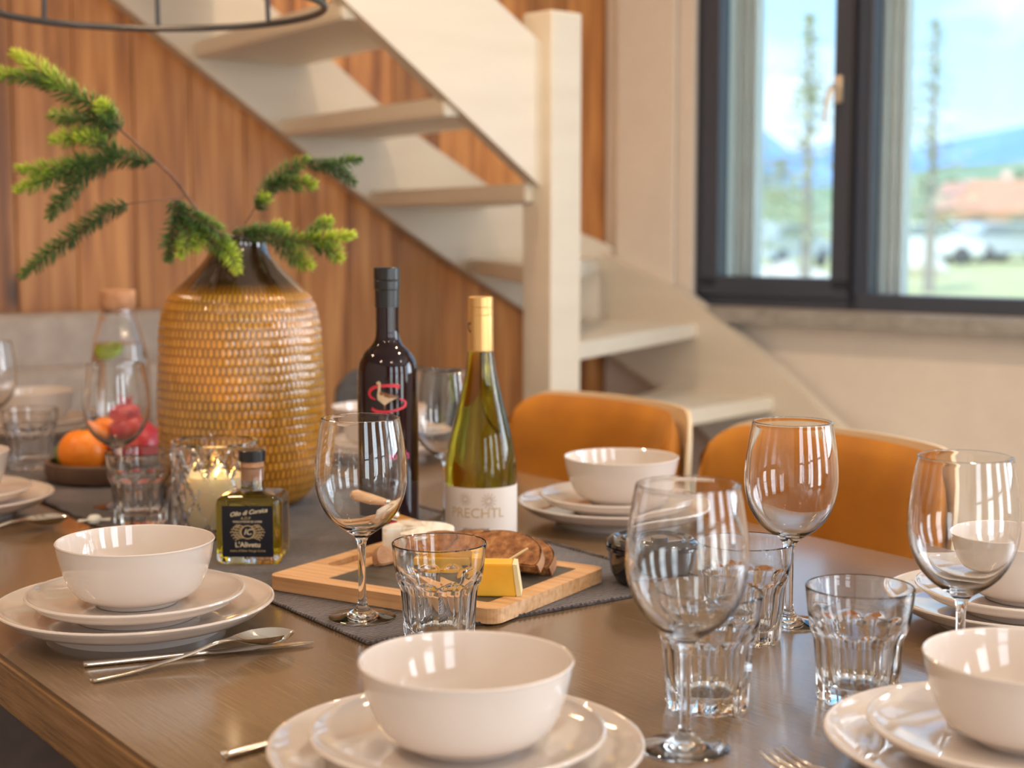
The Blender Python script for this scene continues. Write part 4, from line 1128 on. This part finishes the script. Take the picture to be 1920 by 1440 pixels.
# ================================================================== CUTLERY
def blade_of(secs, n=7, thick=.0014):
    """secs: (s, halfwidth, zc, dish) along local x ; cross-section curves down by dish in the middle"""
    bm = bmesh.new(); top = []
    P = [Vector(q) for q in secs]; P = spline(P, 4) if len(secs) > 2 else P
    for s, hw_, zc, dsh in P:
        hw_ = max(hw_, .0002)
        row = []
        for j in range(n):
            u = -1+2*j/(n-1); row.append(bm.verts.new((s, u*hw_, zc - dsh*(1-u*u))))
        top.append(row)
    for A, B in zip(top, top[1:]):
        for j in range(n-1): bm.faces.new((A[j], B[j], B[j+1], A[j+1]))
    r_ = bmesh.ops.extrude_face_region(bm, geom=list(bm.faces))
    for v in [g for g in r_['geom'] if isinstance(g, bmesh.types.BMVert)]: v.co.z -= thick
    return bm
class V4(list): pass
def spline4(pts, n):
    out = []
    for i in range(len(pts)-1):
        a = pts[max(i-1, 0)]; b = pts[i]; c = pts[i+1]; d = pts[min(i+2, len(pts)-1)]
        for k in range(n):
            t = k/n; out.append([.5*((2*b[m]) + (c[m]-a[m])*t + (2*a[m]-5*b[m]+4*c[m]-d[m])*t*t + (-a[m]+3*b[m]-3*c[m]+d[m])*t*t*t) for m in range(len(b))])
    out.append(list(pts[-1])); return out
def blade_of(secs, n=9, k=4):
    """secs: (s, halfwidth, zc, dish, thickness)"""
    bm = bmesh.new(); T = []; B_ = []
    for s, hw_, zc, dsh, th in spline4(secs, k):
        hw_ = max(hw_, .0002); th = max(th, .0004); a = []; b = []
        for j in range(n):
            u = -1+2*j/(n-1); z = zc - dsh*(1-u*u); e = math.sqrt(max(0, 1-u*u))
            a.append(bm.verts.new((s, u*hw_, z+th*(.15+.35*e)))); b.append(bm.verts.new((s, u*hw_*.97, z-th*(.15+.35*e))))
        T.append(a); B_.append(b)
    for i in range(len(T)-1):
        for j in range(n-1):
            bm.faces.new((T[i][j], T[i+1][j], T[i+1][j+1], T[i][j+1])); bm.faces.new((B_[i][j], B_[i][j+1], B_[i+1][j+1], B_[i+1][j]))
        bm.faces.new((T[i][0], B_[i][0], B_[i+1][0], T[i+1][0])); bm.faces.new((T[i][-1], T[i+1][-1], B_[i+1][-1], B_[i][-1]))
    for i in (0, -1):
        for j in range(n-1): bm.faces.new((T[i][j], T[i][j+1], B_[i][j+1], B_[i][j]))
    return bm
SPOON = [(-.100, .0040, .0016, 0, .0026), (-.097, .0052, .0016, 0, .0028), (-.06, .0042, .0030, 0, .0028), (-.01, .0028, .0090, 0, .0032), (.018, .0030, .0150, 0, .0034), (.036, .0060, .0165, .0010, .0022), (.050, .0135, .0165, .0060, .0016), (.068, .0182, .0165, .0105, .0014), (.085, .0165, .0160, .0100, .0014), (.096, .0095, .0150, .0050, .0014), (.101, .0010, .0140, .0005, .0012)]
KNIFE = [(-.106, .0046, .0030, 0, .0050), (-.103, .0050, .0030, 0, .0054), (-.05, .0046, .0030, 0, .0054), (.0, .0042, .0030, 0, .0048), (.008, .0070, .0028, 0, .0018), (.05, .0080, .0028, 0, .0016), (.085, .0075, .0028, 0, .0014), (.100, .0042, .0028, 0, .0012), (.106, .0006, .0028, 0, .0010)]
spoon0 = obj('spoon', blade_of(SPOON), M['steel'], ang=.9)
knife0 = obj('knife', blade_of(KNIFE), M['steel'], ang=.9)
def fork_bm():
    bm = blade_of([(-.100, .0042, .0016, 0, .0026), (-.097, .0054, .0016, 0, .0028), (-.05, .0042, .0050, 0, .0028), (.0, .0032, .0110, 0, .003), (.025, .0050, .0120, 0, .0026), (.042, .0115, .0090, .001, .0020), (.052, .0128, .0070, .001, .0018)])
    for k in range(4):
        y = -.0108+.0072*k
        add_tube(bm, [(.050, y, .0070), (.066, y, .0050), (.085, y, .0060), (.100, y*.97, .0100)], [.0019, .0017, .0015, .0008], 8)
    return bm
fork0 = obj('fork', fork_bm(), M['steel'], ang=.9)
def lay(src, a, b, z, lab, cat, grp):   # a: handle end, b: tip
    a = Vector(a); b = Vector(b); mid = (a+b)/2
    return put(src, (mid.x, mid.y, z), math.atan2(b.y-a.y, b.x-a.x), lab, cat, grp)
lay(knife0, (-.392, 1.3735), (-.186, 1.452), Z0, 'steel knife lying under the spoon, beside the left front plate', 'knife', 'steel knives')
lay(spoon0, (-.374, 1.322), (-.204, 1.452), Z0+.0006, 'steel spoon resting across the knife beside the left front plate', 'spoon', 'steel spoons')
lay(spoon0, (-.752, 1.905), (-.588, 2.045), Z0, 'blurred steel spoon near the left edge, behind the left front bowl', 'spoon', 'steel spoons')
lay(knife0, (-.214, 1.133), (-.062, 1.276), Z0, 'steel knife with only its handle end showing left of the front plate', 'knife', 'steel knives')
lay(fork0, (.289, .952), (.196, 1.120), Z0, 'steel fork, tines up, at the bottom edge between the two front plates', 'fork', None)

# ---- foil wrapped sweet by the left tumbler
fw_ = thing('wrapped_sweet', 'small foil wrapped sweet on the runner left of the blurred tumbler', 'sweet', (-.560, 2.045, Z0+.0026), .3)
obj('wrapper', lathe([(0, 0), (.008, .001), (.010, .006), (.007, .011), (0, .012)], 10), M['rail'], fw_)
for sx in (-1, 1):
    bm = bmesh.new(); add_prism(bm, [(0, -.002), (.012, -.007), (.014, .006), (0, .002)], .004, .0055); o = obj('twist', bm, M['rail'], fw_, sm=False, loc=(sx*.008, 0, 0)); o.rotation_euler = (0, 0, 0 if sx > 0 else PI)

# ================================================================== PENDANT LAMP
LX, LY, LZ = -.534, 2.375, 1.477
lamp = thing('pendant_lamp', 'black wire cage pendant lamp hanging over the table', 'lamp', (LX, LY, LZ))
LR = .2505; tilt = Matrix.Rotation(math.radians(-1.0), 3, 'Y') @ Matrix.Rotation(math.radians(0), 3, 'X')
bm = bmesh.new(); nseg = 96
pts = [tilt @ Vector((LR*math.cos(2*PI*k/nseg), LR*math.sin(2*PI*k/nseg), 0)) for k in range(nseg)]
for k in range(nseg):
    add_tube(bm, [pts[k], pts[(k+1) % nseg]], .0055, 10, cap=False)
bmesh.ops.remove_doubles(bm, verts=bm.verts, dist=.0006)
obj('lower_ring', bm, M['black_metal'], lamp)
for k in range(8):
    a = 2*PI*(k+.28)/8
    p0 = tilt @ Vector((LR*math.cos(a), LR*math.sin(a), 0)); p1 = Vector((LR*.96*math.cos(a), LR*.96*math.sin(a), .16)); p2 = Vector((.05*math.cos(a), .05*math.sin(a), .36))
    obj('cage_bar', tube([p0, p1, p2], .004, 8), M['black_metal'], lamp)
bm = bmesh.new(); pts = [Vector((LR*.96*math.cos(2*PI*k/nseg), LR*.96*math.sin(2*PI*k/nseg), .16)) for k in range(nseg)]
for k in range(nseg): add_tube(bm, [pts[k], pts[(k+1) % nseg]], .004, 8, cap=False)
bmesh.ops.remove_doubles(bm, verts=bm.verts, dist=.0006)
obj('upper_ring', bm, M['black_metal'], lamp)
obj('lamp_holder', lathe([(0, .30), (.024, .30), (.026, .36), (.055, .365), (.055, .372), (0, .374)], 32), M['black_metal'], lamp)
obj('bulb', lathe([(0, .19)] + sprof([(.018, .195), (.033, .215), (.034, .24), (.020, .275), (.014, .30)], 4) + [(0, .30)], 32), M['bulb'], lamp)
obj('cord', tube([(0, 0, .372), (0, 0, CEIL-LZ)], .003, 8), M['black_metal'], lamp)
light('pendant_light', 'POINT', (LX, LY, LZ+.14), 3, (1, .70, .42), shadow_soft_size=.05)
# ceiling downlights: real fittings, warm
for k, (x, y) in enumerate([(-1.6, 2.0), (-.2, 3.0), (.8, 2.2), (-.9, .4), (.6, .2), (1.8, 1.2)]):
    d = thing('ceiling_spotlight', 'small round warm spotlight recessed in the ceiling', 'spotlight', (x, y, CEIL), 0, 'ceiling spotlights')
    obj('rim', lathe([(.040, -.001), (.052, -.001), (.052, -.008), (.040, -.010)], 32), M['brass'], d)
    obj('lens', lathe([(0, -.004), (.040, -.004), (.038, -.001), (0, -.001)], 24), M['bulb'], d)
    light('spotlight_beam', 'AREA', (x, y, CEIL-.012), 7, (1, .74, .50), aim=(x, y, 0), shape='DISK', size=.09)

# ================================================================== OUTDOORS
bm = bmesh.new(); add_box(bm, (60, 120, -.25), (500, 400, .2)); g_ = obj('ground', bm, M['lawn'], sm=False)
# cut the room out by sinking: the ground lies 15 cm below the floor
struct(g_)
def ridge(name, mat, D, prof, depth, label, cat, n=90):
    """terrain ridge standing at distance D; prof = [(x, height)]"""
    bm = bmesh.new(); rows = []; xs = [prof[0][0] + (prof[-1][0]-prof[0][0])*i/n for i in range(n+1)]
    for j in range(9):
        f = j/8; row = []
        for x in xs:
            hgt = interp(prof, x); z = hgt*math.sin(f*PI/2)**.8*(1+.05*noise.noise(Vector((x*8/D, f*3, D))))
            row.append(bm.verts.new((x, D+depth*f, z-.3)))
        rows.append(row)
    for j in range(9, 13):
        f = (j-8)/4; rows.append([bm.verts.new((x, D+depth+depth*f, interp(prof, x)*(1-f)-.3)) for x in xs])
    for A, B in zip(rows, rows[1:]):
        for i in range(n): bm.faces.new((A[i], A[i+1], B[i+1], B[i]))
    return tag(obj(name, bm, mat, ang=None), label, cat)
def X(px_, D): return (px_-960)/2900*D
def H(py_, D): return 1.15 + (423-py_)/2900*D
D = 900
ridge('mountain', M['mount'], D, [(X(1000, D), H(180, D)), (X(1390, D), H(118, D)), (X(1450, D), H(120, D)), (X(1520, D), H(170, D)), (X(1600, D), H(240, D)), (X(1690, D), H(232, D)), (X(1770, D), H(212, D)), (X(1840, D), H(225, D)), (X(1930, D), H(240, D)), (X(2300, D), H(150, D))], 300, 'mountain beyond the window, its colour tinted blue for haze', 'mountain')
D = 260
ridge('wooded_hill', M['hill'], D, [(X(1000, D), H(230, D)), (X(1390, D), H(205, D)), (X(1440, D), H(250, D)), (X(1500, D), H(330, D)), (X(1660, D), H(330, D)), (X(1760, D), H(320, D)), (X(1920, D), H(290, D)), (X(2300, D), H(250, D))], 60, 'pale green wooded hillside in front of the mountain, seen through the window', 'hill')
def tree(x, y, h, r, seed, label, bare=False, mat=M['leaf']):
    rd = random.Random(seed); root = thing('tree', label, 'tree', (x, y, -.15), 0, 'trees outside the window')
    bm = bmesh.new(); add_tube(bm, [(0, 0, 0), (.05*h*.1, 0, h*.5), (0, 0, h)], [h*.022, h*.014, h*.004], 8)
    for k in range(14):
        z = h*(.25+.7*k/14); a = rd.random()*6.28; l = r*(1.1-.7*k/14)
        add_tube(bm, [(0, 0, z), (l*math.cos(a)*.6, l*math.sin(a)*.6, z+l*.1), (l*math.cos(a), l*math.sin(a), z-l*.05)], [h*.006, h*.004, h*.002], 5)
    obj('trunk', bm, M['bark'], root)
    bm = bmesh.new(); n = 500 if bare else 2200
    for k in range(n):
        z = rd.uniform(.22, 1.0); rr = r*(1.05-z)*rd.uniform(.2, 1)*(1.3 if bare else 1.2); a = rd.random()*6.28
        c = Vector((rr*math.cos(a), rr*math.sin(a), h*z)); s = h*.022*rd.uniform(.6, 1.4)
        q = [c + Vector((rd.uniform(-s, s), rd.uniform(-s, s), rd.uniform(-s, s)*.6)) for _ in range(3)]
        bm.faces.new([bm.verts.new(v) for v in q])
    obj('foliage', bm, mat, root, sm=False)
    return root
tree(X(1508, 24), 24, H(40, 24)+.2, .75, 1, 'slim sparse conifer directly behind the left window light', True)
tree(X(1740, 30), 30, H(60, 30)+.3, 1.15, 2, 'sparse larch behind the right window light, next to the mullion', True)
tree(X(1405, 34), 34, H(235, 34)+.2, 1.3, 3, 'bushy green tree at the left side of the left window light')
tree(X(1460, 62), 62, H(300, 62)+.2, 2.0, 4, 'low bushy tree behind the slim conifer')
tree(X(1655, 72), 72, H(330, 72)+.2, 2.0, 5, 'green tree hidden partly by the window mullion')
tree(X(1725, 75), 75, H(335, 75)+.2, 2.4, 6, 'green tree left of the red house')
tree(X(1905, 90), 90, H(320, 90)+.2, 2.8, 7, 'green tree right of the red house at the window edge')
tree(X(1950, 52), 52, H(330, 52)+.2, 1.8, 8, 'tree just beyond the right edge of the picture')
# red house
D = 85; hx = X(1845, D)
hs = thing('house', 'house with a red roof among the trees beyond the lawn', 'house', (hx, D, -.15))
obj('wall', box((0, 0, 1.2), (4.6, 4.0, 2.4)), M['housewall'], hs, sm=False)
bm = bmesh.new(); add_prism(bm, [(-3.0, 2.0), (3.0, 2.0), (1.6, 3.7), (-1.6, 3.7)], -2.6, 2.6, lambda x, y, z: Vector((x, z, y))); obj('roof', bm, M['redroof'], hs, sm=False)
for k in (-1, 1): obj('window', box((k*1.1, -2.02, 1.25), (.8, .06, .9)), M['carglass'], hs, sm=False)
obj('chimney', box((1.0, 0, 3.8), (.4, .4, .9)), M['housewall'], hs, sm=False)
# parked cars
def make_car(x, y, mat, rz, label):
    c = thing('car', label, 'car', (x, y, -.15), rz, 'cars parked beyond the lawn')
    bm = bmesh.new(); add_prism(bm, [(-2.1, .3), (2.1, .3), (2.15, .6), (1.95, .82), (1.0, .92), (.45, 1.38), (-1.2, 1.42), (-1.9, .95), (-2.15, .8)], -.85, .85, lambda X_, Y_, Z_: Vector((X_, Z_, Y_)))
    bmesh.ops.bevel(bm, geom=list(bm.edges), offset=.06, segments=2, affect='EDGES'); obj('body', bm, mat, c, ang=.6)
    bm = bmesh.new(); add_prism(bm, [(.85, .93), (.38, 1.31), (-1.15, 1.34), (-1.65, .97)], -.87, .87, lambda X_, Y_, Z_: Vector((X_, Z_, Y_))); obj('side_windows', bm, M['carglass'], c, sm=False)
    for sx in (-1.3, 1.3):
        for sy in (-.78, .78):
            w = lathe([(0, -.1), (.26, -.1), (.32, -.06), (.32, .06), (.26, .1), (0, .1)], 20); o = obj('wheel', w, M['tyre'], c, loc=(sx, sy, .32)); o.rotation_euler = (PI/2, 0, 0)
    return c
make_car(X(1712, 52), 52, M['car_w'], .1, 'white car parked leftmost beyond the lawn in the right window light')
make_car(X(1800, 58), 58, M['car_w'], -.1, 'white car parked in the middle of the row in the right window light')
make_car(X(1890, 55), 55, M['car_s'], .15, 'silver car parked at the right end of the row')
make_car(X(1458, 48), 48, M['car_s'], .9, 'silver car seen low through the left window light')
rd = random.Random(5)
for k, (px_, D, s, lab) in enumerate([(1402, 26, .62, 'pale boulder low at the left edge of the left window light'), (1462, 30, .55, 'pale boulder in the middle of the left window light'), (1515, 28, .5, 'pale boulder right of the conifer trunk'), (1730, 40, .6, 'pale boulder on the lawn in the right window light')]):
    bm = bmesh.new(); bmesh.ops.create_icosphere(bm, subdivisions=3, radius=s)
    for v in bm.verts: v.co = v.co*(1+.25*noise.noise(v.co*2.2+Vector((k*7, 0, 0)))); v.co.z = max(v.co.z*.8, -s*.3)
    tag(obj('boulder', bm, M['rock'], loc=(X(px_, D), D, -.15+s*.29), ang=None), lab, 'boulder', 'boulders outside')
